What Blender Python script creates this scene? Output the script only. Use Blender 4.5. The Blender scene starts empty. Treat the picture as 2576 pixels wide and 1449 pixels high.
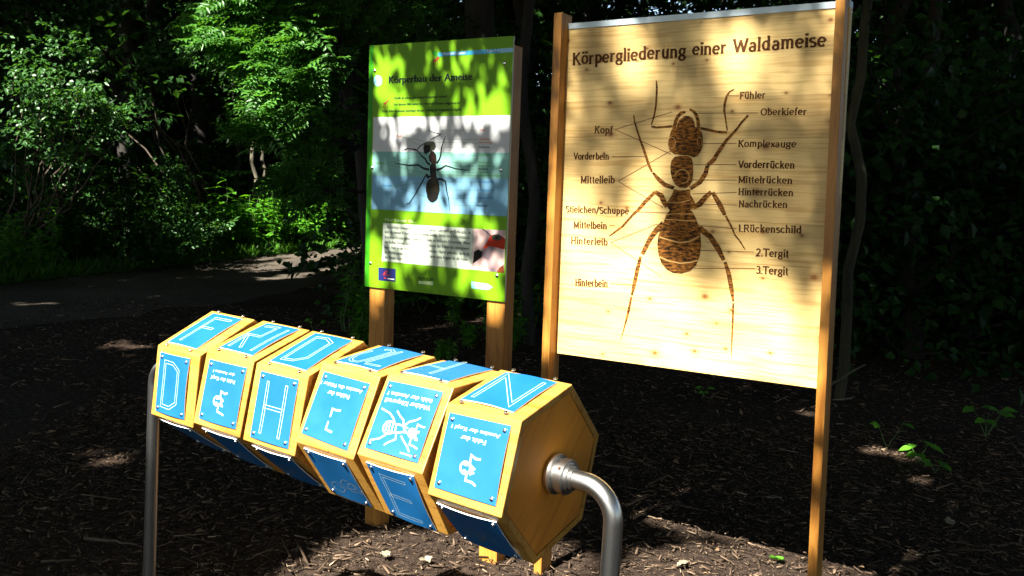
import bpy, bmesh, math, random
import numpy as np
from mathutils import Vector, Matrix, noise as mnoise

random.seed(7); RNG = np.random.default_rng(7)
SC = bpy.context.scene
COL = SC.collection
rad = math.radians

# ------------------------------------------------------------------ camera
CAM_R = Vector((0.9988, 0.0048, 0.0493)); CAM_U = Vector((-0.0495, 0.0966, 0.9941)); CAM_F = Vector((0, 0.9953, -0.0967))
CAM_P = Vector((0, 0, 1.6)); FPX, CXP, CYP, WPX = 2274.11, 1246.33, 662.04, 2576.0
cam = bpy.data.cameras.new('camera'); cam_ob = bpy.data.objects.new('camera', cam); COL.objects.link(cam_ob)
cam.sensor_width = 36; cam.lens = 36 * FPX / WPX; cam.clip_start = 0.05; cam.clip_end = 400
cam.shift_x = (1288 - CXP) / WPX; cam.shift_y = -(724.5 - CYP) / WPX
m = Matrix((CAM_R, CAM_U, -CAM_F)).transposed().to_4x4(); m.translation = CAM_P
cam_ob.matrix_world = m
SC.camera = cam_ob

# ------------------------------------------------------------------ sky, sun, exposure
SUN_AZ, SUN_EL = rad(40), rad(47)
SUN = Vector((-math.sin(SUN_AZ) * math.cos(SUN_EL), -math.cos(SUN_AZ) * math.cos(SUN_EL), math.sin(SUN_EL)))
world = bpy.data.worlds.new('World'); SC.world = world; world.use_nodes = True
wn = world.node_tree.nodes; wn.clear()
sky = wn.new('ShaderNodeTexSky'); sky.sky_type = 'NISHITA'; sky.sun_disc = False
sky.sun_elevation = SUN_EL; sky.sun_rotation = math.atan2(SUN.x, SUN.y)
bg = wn.new('ShaderNodeBackground'); bg.inputs[1].default_value = 0.05
wo = wn.new('ShaderNodeOutputWorld')
world.node_tree.links.new(sky.outputs[0], bg.inputs[0]); world.node_tree.links.new(bg.outputs[0], wo.inputs[0])
sun = bpy.data.lights.new('sun', 'SUN'); sun.energy = 5.0; sun.angle = rad(0.5); sun.color = (1.0, 0.95, 0.86)
sun_ob = bpy.data.objects.new('sun', sun); COL.objects.link(sun_ob)
sun_ob.rotation_mode = 'QUATERNION'; sun_ob.rotation_quaternion = SUN.to_track_quat('Z', 'Y'); sun_ob.location = SUN * 30
SC.view_settings.view_transform = 'Standard'; SC.view_settings.look = 'None'; SC.view_settings.gamma = 1
SC.view_settings.use_curve_mapping = False
SC.view_settings.exposure = 2.35
SC.cycles.max_bounces = 6; SC.cycles.transparent_max_bounces = 8; SC.cycles.use_denoising = True
SC.cycles.sample_clamp_indirect = 6

# ------------------------------------------------------------------ measured tables
BLEGS=[([(0.3777,1.9669),(0.3807,1.9431),(0.3809,1.9117),(0.38,1.8733),(0.3742,1.8349),(0.3652,1.8062)],[0.0056,0.0084,0.0084,0.0084,0.0077,0.0056]),([(0.3655,1.7999),(0.3854,1.7954),(0.419,1.7974),(0.4487,1.7988)],[0.0077,0.0084,0.0091,0.0097]),([(0.6709,1.9253),(0.6552,1.9165),(0.6456,1.9018),(0.6399,1.8768),(0.6395,1.85),(0.6448,1.8264),(0.6539,1.7809)],[0.0035,0.0063,0.0084,0.0097,0.0091,0.0063,0.0056]),([(0.6536,1.7742),(0.6187,1.7769),(0.5867,1.784),(0.5544,1.7905)],[0.0097,0.0102,0.0107,0.0111]),([(0.4957,1.8504),(0.4795,1.8467),(0.4673,1.8348),(0.4607,1.8177),(0.456,1.7987),(0.4568,1.7813)],[0.0091,0.0132,0.0153,0.0153,0.0153,0.0153]),([(0.5105,1.8597),(0.5283,1.8497),(0.5387,1.8352),(0.545,1.8146),(0.5474,1.7872)],[0.007,0.0118,0.0132,0.0139,0.0139]),([(0.2935,1.8417),(0.2972,1.8186),(0.3094,1.7864),(0.3246,1.7472),(0.3374,1.7188),(0.3503,1.6869),(0.3631,1.6551),(0.3756,1.6311)],[0.0056,0.0063,0.007,0.0091,0.0111,0.0118,0.0118,0.0091]),([(0.3795,1.6287),(0.4014,1.606),(0.4286,1.5854),(0.4645,1.5739)],[0.0097,0.0167,0.0174,0.0153]),([(0.7257,1.8332),(0.7033,1.8087),(0.6874,1.7856),(0.6515,1.7456),(0.6288,1.7119),(0.6094,1.6778),(0.5874,1.6589)],[0.0084,0.0084,0.0091,0.0125,0.0153,0.0174,0.016]),([(0.5874,1.6572),(0.5817,1.6297),(0.5635,1.5985),(0.5269,1.5729)],[0.016,0.0188,0.0188,0.0153]),([(0.2114,1.3841),(0.2647,1.424),(0.3039,1.4683),(0.3284,1.4905),(0.3524,1.5194),(0.3907,1.5577)],[0.0055,0.0092,0.0102,0.0138,0.0166,0.0129]),([(0.3907,1.5577),(0.4159,1.5459),(0.4267,1.524),(0.4399,1.5036)],[0.0157,0.0212,0.0222,0.0166]),([(0.7385,1.3638),(0.7192,1.3915),(0.7002,1.4127),(0.6851,1.4431),(0.6628,1.48)],[0.0037,0.0065,0.0065,0.0083,0.0092]),([(0.6605,1.4822),(0.6405,1.5172),(0.6107,1.5619)],[0.0138,0.0212,0.0157]),([(0.606,1.5631),(0.5838,1.5423),(0.5662,1.5192),(0.5409,1.5057)],[0.0166,0.0212,0.0231,0.0203]),([(0.4305,1.4408),(0.4019,1.4163),(0.3785,1.3824),(0.3499,1.3233)],[0.0277,0.0231,0.0212,0.0175]),([(0.3437,1.3144),(0.3331,1.2663),(0.3228,1.2084),(0.3144,1.1647)],[0.0129,0.0185,0.0166,0.0102]),([(0.3131,1.1598),(0.304,1.1062),(0.2931,1.057),(0.2753,0.9863)],[0.0083,0.012,0.0074,0.0018]),([(0.5656,1.4332),(0.6091,1.4036),(0.6387,1.3646),(0.6638,1.3212)],[0.0259,0.0222,0.0231,0.0157]),([(0.6687,1.3148),(0.6844,1.2733),(0.6959,1.2248),(0.7051,1.1761)],[0.0129,0.0185,0.0185,0.0083]),([(0.7054,1.1716),(0.7069,1.1132),(0.7071,1.0455),(0.7081,0.9776)],[0.0074,0.0083,0.0065,0.0023])]
BPOLY=[[(0.4928,1.8354),(0.5091,1.8351),(0.524,1.8269),(0.5319,1.8113),(0.5344,1.7959),(0.5472,1.7906),(0.5604,1.7768),(0.566,1.7563),(0.5662,1.7289),(0.5601,1.7084),(0.5484,1.6912),(0.5342,1.686),(0.5122,1.6928),(0.4829,1.6951),(0.4607,1.6978),(0.4435,1.7083),(0.4353,1.7257),(0.4361,1.7502),(0.4422,1.778),(0.4508,1.7935),(0.4637,1.7916),(0.4668,1.8054),(0.4734,1.8209)],[(0.4611,1.6874),(0.483,1.692),(0.5122,1.6911),(0.5271,1.6842),(0.5335,1.6636),(0.5349,1.6325),(0.5344,1.6049),(0.5245,1.5839),(0.5104,1.5749),(0.4884,1.5762),(0.4695,1.5862),(0.4556,1.607),(0.4489,1.6314),(0.447,1.6559),(0.4507,1.6734)],[(0.4661,1.5701),(0.488,1.5661),(0.5118,1.5685),(0.5269,1.5716),(0.5277,1.5543),(0.547,1.5254),(0.5517,1.5074),(0.5303,1.4976),(0.5418,1.4867),(0.5535,1.468),(0.5574,1.4555),(0.5661,1.4423),(0.5718,1.4198),(0.575,1.3928),(0.5772,1.3656),(0.575,1.3336),(0.5626,1.2963),(0.5399,1.2741),(0.5068,1.2625),(0.4728,1.2632),(0.4478,1.2744),(0.4271,1.2963),(0.4143,1.3282),(0.4094,1.3606),(0.4106,1.3887),(0.4169,1.4146),(0.4257,1.4383),(0.4346,1.4595),(0.4387,1.4759),(0.4527,1.4916),(0.4382,1.5082),(0.4415,1.5221),(0.4574,1.5479)]]
BCUTS=[([(0.4169,1.3914),(0.4576,1.3819),(0.4968,1.3748),(0.5348,1.3815),(0.5699,1.4016)],0.006),([(0.4212,1.3179),(0.4513,1.3063),(0.5003,1.299),(0.5384,1.3047),(0.5674,1.314)],0.006),([(0.4377,1.4758),(0.4726,1.4804),(0.5207,1.4804),(0.5419,1.483)],0.003),([(0.4346,1.4586),(0.493,1.4564),(0.5527,1.4562)],0.003),([(0.444,1.5222),(0.4805,1.5188),(0.5278,1.5316)],0.003),([(0.467,1.6159),(0.4687,1.6256),(0.4743,1.6338),(0.483,1.6393),(0.4934,1.6414),(0.504,1.6396),(0.5131,1.6343),(0.5194,1.6263),(0.5219,1.6168),(0.5203,1.6072),(0.5147,1.599),(0.5061,1.5934),(0.4957,1.5913)],0.003),([(0.4632,1.7389),(0.4617,1.7285),(0.4567,1.7208),(0.4494,1.718),(0.4418,1.7208),(0.4361,1.7285),(0.4336,1.739),(0.4351,1.7495),(0.4402,1.7571),(0.4475,1.7598),(0.455,1.757),(0.4608,1.7493),(0.4632,1.7389)],0.002),([(0.5638,1.7426),(0.563,1.7341),(0.56,1.7278),(0.5557,1.7255),(0.5511,1.7278),(0.5475,1.7341),(0.5459,1.7427),(0.5467,1.7513),(0.5497,1.7575),(0.5541,1.7598),(0.5586,1.7574),(0.5622,1.7512),(0.5638,1.7426)],0.002)]
BLINES=[[(0.218,1.7896),(0.443,1.8505)],[(0.218,1.7896),(0.4469,1.6973)],[(0.2393,1.5945),(0.4493,1.7118)],[(0.2393,1.5945),(0.4247,1.5012)],[(0.2191,1.3602),(0.4071,1.4401)],[(0.2191,1.3602),(0.4268,1.247)],[(0.6481,1.9031),(0.688,1.9018)],[(0.5266,1.8444),(0.761,1.8409)],[(0.56,1.736),(0.6892,1.7356)],[(0.5367,1.6603),(0.6929,1.6617)],[(0.5243,1.6042),(0.6956,1.6073)],[(0.5357,1.5541),(0.6978,1.5639)],[(0.5524,1.5186),(0.7029,1.5192)],[(0.5455,1.4418),(0.7042,1.4348)],[(0.5753,1.3509),(0.7704,1.3569)],[(0.5529,1.2841),(0.7776,1.2986)],[(0.2106,1.6875),(0.3439,1.6881)],[(0.3014,1.4805),(0.4567,1.4818)],[(0.2098,1.4253),(0.2348,1.4249)],[(0.2207,1.2008),(0.3165,1.2039)]]
BTEXT=[('Körpergliederung',0.0263,2.0411,0.4912,2.0486,0.0453),('einer',0.5111,2.0509,0.6389,2.0522,0.0428),('Waldameise',0.66,2.053,0.9771,2.0565,0.045),('Fühler',0.6914,1.8907,0.7846,1.8907,0.0235),('Oberkiefer',0.7683,1.8325,0.9255,1.8308,0.0232),('Komplexauge',0.694,1.7244,0.8972,1.7215,0.0236),('Vorderrücken',0.6991,1.6506,0.8957,1.6501,0.0251),('Mittelrücken',0.7018,1.5976,0.8918,1.5987,0.0237),('Hinterrücken',0.7039,1.5557,0.8967,1.5568,0.0238),('Nachrücken',0.7075,1.5123,0.8788,1.5154,0.0238),('1.Rückenschild',0.7104,1.4253,0.9313,1.4306,0.0253),('2.Tergit',0.7781,1.3434,0.8918,1.3451,0.0265),('3.Tergit',0.7812,1.282,0.8937,1.2848,0.0265),('Kopf',0.1314,1.7769,0.2103,1.7747,0.0273),('Vorderbein',0.0459,1.676,0.1995,1.6754,0.0262),('Mittelleib',0.0808,1.5838,0.228,1.5867,0.0278),('Stielchen/Schuppe',0.0186,1.4685,0.2904,1.4711,0.025),('Mittelbein',0.0562,1.4075,0.202,1.4112,0.0265),('Hinterleib',0.0463,1.3459,0.2079,1.3488,0.0266),('Hinterbein',0.072,1.1811,0.2145,1.188,0.0282)]
BSTRIP=[(-0.0083,2.1791),(0.9912,2.177)]
GPOLY={'picture': [(0.0305,1.8243),(0.7268,1.8253),(0.7248,1.4377),(0.032,1.4155)],'teal': [(0.0307,1.6767),(0.7264,1.6772),(0.7256,1.5778),(0.0306,1.5687)],'box': [(0.0973,1.3681),(0.5655,1.3691),(0.5679,1.2002),(0.0955,1.2012)],'photo': [(0.5668,1.3679),(0.7234,1.3698),(0.7211,1.1991),(0.5679,1.2002)],'band': [(0.3672,2.0845),(0.6649,2.0859),(0.6656,2.069),(0.3677,2.0691)],'band2': [(0.6654,2.0859),(0.7282,2.0861),(0.7283,2.0693),(0.6661,2.069)],'logo': [(0.0771,1.1721),(0.1729,1.1724),(0.1728,1.1163),(0.0787,1.1154)],'badge': [(0.5665,1.151),(0.6481,1.1474),(0.6701,1.1362),(0.649,1.1238),(0.5675,1.1232)],'plen': [(0.2968,1.131),(0.3744,1.1348),(0.3749,1.1184),(0.2972,1.1186)],'oval': [(0.0749,1.9793),(0.0733,1.9704),(0.0683,1.9629),(0.0607,1.9581),(0.0515,1.9565),(0.0422,1.9586),(0.0342,1.9639),(0.0287,1.9718),(0.0266,1.9808),(0.0283,1.9898),(0.0333,1.9973),(0.041,2.0021),(0.0502,2.0036),(0.0595,2.0015),(0.0674,1.9961),(0.0728,1.9883)],'leaf': [(0.333,2.0932),(0.3463,2.0942),(0.3596,2.0926),(0.363,2.0788),(0.3648,2.0681),(0.35,2.0711),(0.3393,2.0799)],'antlogo': [(0.3417,2.0538),(0.3504,2.0593),(0.3591,2.0613),(0.3633,2.0681),(0.3721,2.0689),(0.3753,2.0605),(0.3667,2.0562),(0.3625,2.0493),(0.3508,2.0474),(0.3433,2.0478)],'antsmall': [(0.0849,1.884),(0.095,1.8888),(0.1029,1.8911),(0.1059,1.8972),(0.1132,1.8958),(0.1124,1.8909),(0.1061,1.8873),(0.1015,1.8812),(0.0921,1.8777),(0.0857,1.879)],'redhead': [(0.6514,1.3438),(0.668,1.35),(0.6893,1.3525),(0.7078,1.3445),(0.7218,1.335),(0.7204,1.2936),(0.7037,1.2951),(0.6822,1.2989),(0.6638,1.3003),(0.6453,1.3017),(0.6273,1.2875),(0.6192,1.2948),(0.6356,1.3142),(0.6441,1.333)],'gaze': [(0.665,1.3485),(0.6893,1.3525),(0.7048,1.3443),(0.7023,1.3312),(0.6843,1.325),(0.6658,1.329),(0.6562,1.3389)],'feel': [(0.6119,1.3677),(0.6307,1.3609),(0.6434,1.3512),(0.6546,1.3414)],'foot': [(0.6876,1.1991),(0.6976,1.2168),(0.7183,1.2313),(0.7217,1.1992)],'blur1': [(0.5747,1.2735),(0.5962,1.2855),(0.6153,1.2762),(0.613,1.255),(0.5855,1.2346),(0.5707,1.2256)],'blur2': [(0.6262,1.235),(0.6443,1.2468),(0.66,1.2401),(0.6543,1.2266),(0.6329,1.2197)],'strip': [(0.0013,2.1319),(0.0256,2.1323),(0.0247,1.0826),(-0.0026,1.082)]}
GTEXT=[('Körperbau der Ameise',0.1118,1.9671,0.5392,1.9679,0.0307,'k'),('Walderlebnispfad',0.391,2.0732,0.503,2.0733,0.0099,'w'),('Tafel 7-4',0.606,2.0746,0.6618,2.0748,0.0096,'w'),('Weißt du schon, wie meine Körperteile heißen?',0.1421,1.8988,0.4187,1.9004,0.0103,'k'),('Auf diesem Bild siehst du, wie mein Körper aufgebaut ist.',0.1413,1.8724,0.4846,1.8732,0.0103,'k'),('Diese Informationen benötigst du zur Lösung der folgenden Aufgabe.',0.0786,1.845,0.4941,1.8457,0.0104,'k'),('Hier kannst du...',0.1085,1.377,0.2761,1.377,0.0145,'l'),('...das richtige Lösungswort suchen. Vor dieser Tafel steht ein Rollpuzzle, an',0.1093,1.3462,0.5547,1.3456,0.0129,'k'),('dem du meinen Körper zusammensetzen kannst. Drehe die 6 Holzklötze so,',0.1082,1.3243,0.5523,1.3244,0.0129,'k'),('dass mein Körper richtig aufgebaut ist. Finde die fehlenden Körperteile. Wenn',0.1088,1.3019,0.5531,1.3017,0.0129,'k'),('der Aufbau stimmt, kannst du auf der Rückseite der Klötze das Lösungswort',0.1094,1.2803,0.5523,1.2794,0.0129,'k'),('lesen. Hast du die richtige Lösung (ein bekannter Name) gefunden, darfst du',0.1083,1.2577,0.5516,1.2568,0.0129,'k'),('die Würfel wieder durcheinander bringen, damit diese Aufgabe für die folgen-',0.1089,1.2352,0.5476,1.234,0.0129,'k'),('den Kinder nicht zu einfach ist.',0.1095,1.2135,0.2846,1.2127,0.0129,'k'),('PLENUM',0.2973,1.1351,0.3733,1.1366,0.0132,'k'),('Tübingen',0.2181,1.1285,0.2632,1.1295,0.0083,'d'),('Fühler',0.5834,1.7637,0.6102,1.7634,0.0087,'o'),('Oberkiefer',0.5848,1.7264,0.6336,1.7261,0.0087,'o'),('Facettenauge',0.582,1.7141,0.647,1.7138,0.0087,'o'),('Vorderbein',0.5827,1.695,0.6332,1.6949,0.0087,'k'),('Vorderrücken',0.5839,1.6636,0.6457,1.6637,0.0087,'g'),('Mittelrücken',0.5817,1.6334,0.642,1.6338,0.0088,'g'),('Hinterrücken',0.5822,1.6197,0.6457,1.6203,0.0088,'g'),('Mittelbein',0.5827,1.6068,0.63,1.6073,0.0088,'k'),('Nachrücken',0.5815,1.595,0.6402,1.5957,0.0088,'g'),('Stielchen mit Schuppe',0.5803,1.5812,0.6937,1.5829,0.0088,'g'),('1. Rückenschild',0.5797,1.5551,0.6595,1.5566,0.0088,'b'),('2. Rückenschild',0.5809,1.5221,0.6591,1.5239,0.0088,'b'),('3. Rückenschild',0.5811,1.4904,0.6581,1.4925,0.0088,'b'),('Hinterbein',0.5799,1.4586,0.6324,1.4603,0.0088,'k'),('Kopf',0.1622,1.7386,0.188,1.7384,0.0093,'o'),('Mittelleib',0.0494,1.6214,0.0967,1.6218,0.0094,'g'),('Hinterleib',0.0919,1.5259,0.1406,1.5269,0.0094,'b')]
GLEGS=[([(0.3324,1.7649),(0.3607,1.7569),(0.3904,1.7512),(0.3888,1.747),(0.3544,1.7344),(0.3355,1.7245)],[0.0029,0.0031,0.0033,0.0036,0.0038,0.004]),([(0.3129,1.7137),(0.2884,1.7016),(0.2693,1.683),(0.2422,1.6885),(0.2204,1.6898),(0.2024,1.6824)],[0.004,0.0043,0.0045,0.0047,0.0049,0.0052]),([(0.2547,1.6914),(0.2784,1.6787),(0.2969,1.659),(0.315,1.6492),(0.3261,1.6337),(0.3423,1.6232)],[0.0029,0.0044,0.0059,0.0074,0.0089,0.0104]),([(0.4182,1.7442),(0.407,1.719),(0.3976,1.691),(0.3951,1.6629),(0.3887,1.6459),(0.3746,1.6294)],[0.0029,0.0043,0.0056,0.007,0.0084,0.0098]),([(0.1552,1.626),(0.1859,1.6244),(0.2298,1.6194),(0.2802,1.6216),(0.3092,1.6079),(0.3376,1.6033)],[0.0029,0.0044,0.0059,0.0074,0.0089,0.0104]),([(0.5398,1.6038),(0.4723,1.6094),(0.4224,1.6217),(0.4003,1.6095),(0.3763,1.602)],[0.0029,0.0047,0.0066,0.0085,0.0104]),([(0.2203,1.4542),(0.2384,1.4593),(0.2628,1.4891),(0.2903,1.5302),(0.3191,1.5753),(0.326,1.5825)],[0.0029,0.0038,0.0047,0.0056,0.0066,0.0075]),([(0.3259,1.584),(0.3316,1.5713),(0.3473,1.5759)],[0.0115,0.0106,0.0098]),([(0.4477,1.4341),(0.4426,1.4812),(0.4311,1.5174),(0.4229,1.5566),(0.4053,1.5646),(0.3827,1.5654)],[0.0023,0.0039,0.0055,0.0071,0.0087,0.0104])]
GANT=[[(0.3094,1.7131),(0.3268,1.7211),(0.3513,1.7217),(0.3655,1.7155),(0.3695,1.6992),(0.363,1.6865),(0.3457,1.6807),(0.3284,1.6721),(0.3141,1.6762),(0.3048,1.6903)],[(0.3456,1.6821),(0.3597,1.6794),(0.3724,1.6655),(0.3755,1.6458),(0.3719,1.6288),(0.3509,1.6279),(0.3382,1.6396),(0.3341,1.6594)],[(0.3508,1.6299),(0.3718,1.6302),(0.3743,1.609),(0.3748,1.5921),(0.3771,1.578),(0.3816,1.5668),(0.3494,1.566),(0.3446,1.583),(0.342,1.5999),(0.3414,1.617)],[(0.3493,1.5689),(0.3808,1.5696),(0.3921,1.5445),(0.3947,1.5191),(0.3901,1.4991),(0.3803,1.4818),(0.3632,1.4663),(0.3491,1.4678),(0.3344,1.4858),(0.3246,1.5141),(0.3255,1.5426),(0.3355,1.5614)]]
GLINES=[[(0.395,1.768),(0.5735,1.7654)],[(0.3545,1.7316),(0.5782,1.7283)],[(0.3689,1.7175),(0.5787,1.7146)],[(0.4078,1.6966),(0.5761,1.6955)],[(0.3742,1.6649),(0.5773,1.6648)],[(0.3752,1.6345),(0.5751,1.6347)],[(0.3756,1.6204),(0.5756,1.6215)],[(0.5396,1.6079),(0.5761,1.6078)],[(0.3764,1.5964),(0.5765,1.5963)],[(0.3803,1.5837),(0.577,1.5839)],[(0.3918,1.5543),(0.578,1.5564)],[(0.3929,1.5204),(0.5759,1.5241)],[(0.3836,1.4861),(0.5771,1.4911)],[(0.4485,1.4603),(0.5732,1.4605)],[(0.1897,1.74),(0.3233,1.7188)],[(0.1897,1.74),(0.2775,1.7073)],[(0.1004,1.624),(0.1487,1.634),(0.3355,1.6679)],[(0.1004,1.624),(0.3383,1.5828)],[(0.1443,1.5289),(0.3323,1.5514)],[(0.1443,1.5289),(0.3415,1.4861)]]
GSCREW=[(0.0336,2.024),(0.6919,2.0283),(0.0307,1.6057),(0.6911,1.6094),(0.0312,1.1872),(0.6882,1.1848)]
PLATES={'F1': [(0.105,0.916),(0.801,0.928),(0.809,0.075),(0.122,0.073)],'F2': [(0.114,0.89),(0.905,0.9),(0.906,0.09),(0.118,0.081)],'F3': [(0.131,0.917),(0.856,0.923),(0.881,0.065),(0.146,0.064)],'F4': [(0.096,0.906),(0.891,0.892),(0.88,0.076),(0.068,0.117)],'F5': [(0.062,0.909),(0.892,0.924),(0.9,0.094),(0.088,0.093)],'F6': [(0.066,0.906),(0.894,0.926),(0.913,0.094),(0.077,0.093)],'T1': [(0.117,0.098),(0.793,0.101),(0.812,0.934),(0.127,0.928)],'T2': [(0.138,0.111),(0.849,0.104),(0.859,0.944),(0.174,0.935)],'T3': [(0.156,0.096),(0.873,0.08),(0.853,0.945),(0.132,0.943)],'T4': [(0.104,0.132),(0.83,0.126),(0.837,0.963),(0.119,0.958)],'T5': [(0.088,0.13),(0.802,0.141),(0.814,0.985),(0.117,0.976)],'T6': [(0.089,0.119),(0.82,0.112),(0.836,0.941),(0.127,0.938)],'L4': [(0.116,0.926),(0.833,0.914),(0.812,0.059),(0.116,0.088)],'L5': [(0.114,0.913),(0.852,0.924),(0.84,0.032),(0.134,0.056)],'L6': [(0.058,0.858),(0.879,0.862),(0.858,0.042),(0.041,0.057)]}
STROKES={'T1': [[(0.292,0.193),(0.323,0.822),(0.676,0.831)],[(0.304,0.571),(0.571,0.571)]],'F1': [[(0.256,0.802),(0.451,0.8),(0.584,0.718),(0.592,0.261),(0.453,0.172),(0.261,0.177),(0.256,0.802)]],'T2': [[(0.258,0.84),(0.514,0.86),(0.482,0.557),(0.221,0.553),(0.47,0.209)],[(0.243,0.19),(0.222,0.564)],[(0.713,0.194),(0.733,0.847)]],'F3': [[(0.314,0.812),(0.326,0.15)],[(0.672,0.814),(0.68,0.151)],[(0.308,0.492),(0.658,0.493)]],'T3': [[(0.268,0.837),(0.458,0.855),(0.621,0.774),(0.629,0.327),(0.481,0.213),(0.292,0.197),(0.268,0.837)]],'T4': [[(0.29,0.832),(0.382,0.866),(0.457,0.813),(0.41,0.335),(0.375,0.239),(0.287,0.229),(0.203,0.294),(0.137,0.474),(0.177,0.705)],[(0.487,0.29),(0.548,0.873)],[(0.519,0.241),(0.747,0.252)]],'T5': [[(0.42,0.265),(0.349,1.027)],[(0.079,0.606),(0.384,0.565)]],'T6': [[(0.184,0.216),(0.2,0.855),(0.696,0.226),(0.723,0.853)]],'L5': [[(0.665,0.759),(0.292,0.77),(0.305,0.46),(0.3,0.135),(0.669,0.128)],[(0.305,0.46),(0.636,0.448)]]}
DRAW={'F2': [[(0.622,0.516),(0.577,0.493),(0.487,0.514),(0.49,0.425)],[(0.489,0.313),(0.48,0.244),(0.561,0.231),(0.625,0.217)],[(0.502,0.427),(0.556,0.404),(0.53,0.373),(0.568,0.402)],[(0.532,0.329),(0.567,0.328),(0.534,0.359)],[(0.522,0.39),(0.523,0.363),(0.508,0.338),(0.481,0.32),(0.447,0.314),(0.412,0.32),(0.384,0.336),(0.369,0.361),(0.368,0.389),(0.383,0.414),(0.411,0.431),(0.445,0.437),(0.479,0.431),(0.507,0.414),(0.522,0.39)]],'F6': [[(0.616,0.509),(0.55,0.503),(0.483,0.527),(0.488,0.442)],[(0.475,0.322),(0.476,0.258),(0.564,0.257),(0.62,0.232)],[(0.48,0.44),(0.52,0.414),(0.558,0.397),(0.518,0.384)],[(0.511,0.33),(0.554,0.353),(0.514,0.379)],[(0.505,0.398),(0.506,0.37),(0.494,0.345),(0.472,0.327),(0.443,0.321),(0.414,0.326),(0.39,0.343),(0.376,0.368),(0.375,0.396),(0.387,0.422),(0.41,0.44),(0.438,0.446),(0.468,0.44),(0.491,0.423),(0.505,0.398)]],'F4': [[(0.583,0.5),(0.497,0.489),(0.442,0.494),(0.449,0.396)],[(0.444,0.34),(0.445,0.242),(0.559,0.227)]],'F5': [[(0.12,0.572),(0.264,0.543),(0.345,0.497),(0.398,0.437)],[(0.362,0.59),(0.427,0.54),(0.502,0.503),(0.52,0.454)],[(0.729,0.577),(0.675,0.539),(0.591,0.504),(0.539,0.449)],[(0.837,0.487),(0.789,0.485),(0.723,0.497),(0.724,0.436)],[(0.128,0.187),(0.257,0.234),(0.322,0.288),(0.369,0.333)],[(0.361,0.177),(0.403,0.218),(0.49,0.272),(0.469,0.337)],[(0.741,0.182),(0.69,0.23),(0.61,0.281),(0.548,0.328)],[(0.835,0.237),(0.778,0.254),(0.709,0.26),(0.703,0.319)],[(0.752,0.33),(0.786,0.329),(0.77,0.351)],[(0.731,0.42),(0.775,0.421),(0.768,0.402)],[(0.408,0.439),(0.33,0.458),(0.271,0.436),(0.249,0.387),(0.263,0.337),(0.314,0.304),(0.377,0.317),(0.451,0.351),(0.517,0.356),(0.57,0.386),(0.632,0.373)],[(0.408,0.439),(0.474,0.444),(0.543,0.441),(0.606,0.428)],[(0.289,0.436),(0.305,0.31)],[(0.327,0.439),(0.349,0.315)],[(0.375,0.436),(0.395,0.326)],[(0.422,0.433),(0.446,0.35)],[(0.537,0.431),(0.59,0.39),(0.568,0.367)]]}
BLOB={'F2': [[(0.49,0.425),(0.489,0.415),(0.478,0.406),(0.461,0.399),(0.441,0.395),(0.422,0.396),(0.407,0.4),(0.4,0.408),(0.402,0.418),(0.412,0.427),(0.429,0.434),(0.449,0.438),(0.469,0.437),(0.483,0.433),(0.49,0.425)],[(0.481,0.341),(0.481,0.328),(0.473,0.316),(0.458,0.308),(0.44,0.304),(0.422,0.307),(0.408,0.314),(0.4,0.326),(0.4,0.339),(0.408,0.351),(0.423,0.359),(0.441,0.363),(0.459,0.36),(0.474,0.353),(0.481,0.341)]],'F6': [[(0.481,0.432),(0.48,0.423),(0.472,0.414),(0.459,0.408),(0.443,0.404),(0.428,0.404),(0.416,0.408),(0.411,0.415),(0.412,0.424),(0.42,0.432),(0.433,0.439),(0.449,0.443),(0.464,0.442),(0.476,0.438),(0.481,0.432)],[(0.467,0.35),(0.466,0.342),(0.459,0.334),(0.447,0.327),(0.433,0.324),(0.42,0.325),(0.409,0.329),(0.404,0.336),(0.405,0.344),(0.412,0.353),(0.424,0.359),(0.437,0.362),(0.451,0.362),(0.461,0.357),(0.467,0.35)]],'F5': [[(0.755,0.399),(0.761,0.373),(0.753,0.349),(0.734,0.332),(0.706,0.326),(0.676,0.332),(0.649,0.348),(0.63,0.372),(0.624,0.399),(0.632,0.424),(0.651,0.441),(0.679,0.447),(0.709,0.441),(0.736,0.424),(0.755,0.399)]]}
PTEXT={'F2': [('der Ameise ?',(0.699,0.788),(0.24,0.771),0.038),('Fehlt der Kopf',(0.73,0.701),(0.218,0.684),0.049)],'F4': [('Ameise die Fühler ?',(0.821,0.797),(0.105,0.789),0.044),('Fehlen der',(0.647,0.703),(0.276,0.696),0.052)],'F5': [('fehlt der Ameise ?',(0.799,0.815),(0.119,0.787),0.047),('Welcher Körperteil',(0.81,0.734),(0.125,0.704),0.053),('Antwort',(0.797,0.156),(0.626,0.155),0.027)],'F6': [('Ameise der Kopf ?',(0.795,0.81),(0.133,0.791),0.041),('Fehlt der',(0.633,0.715),(0.294,0.705),0.05)]}
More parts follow.
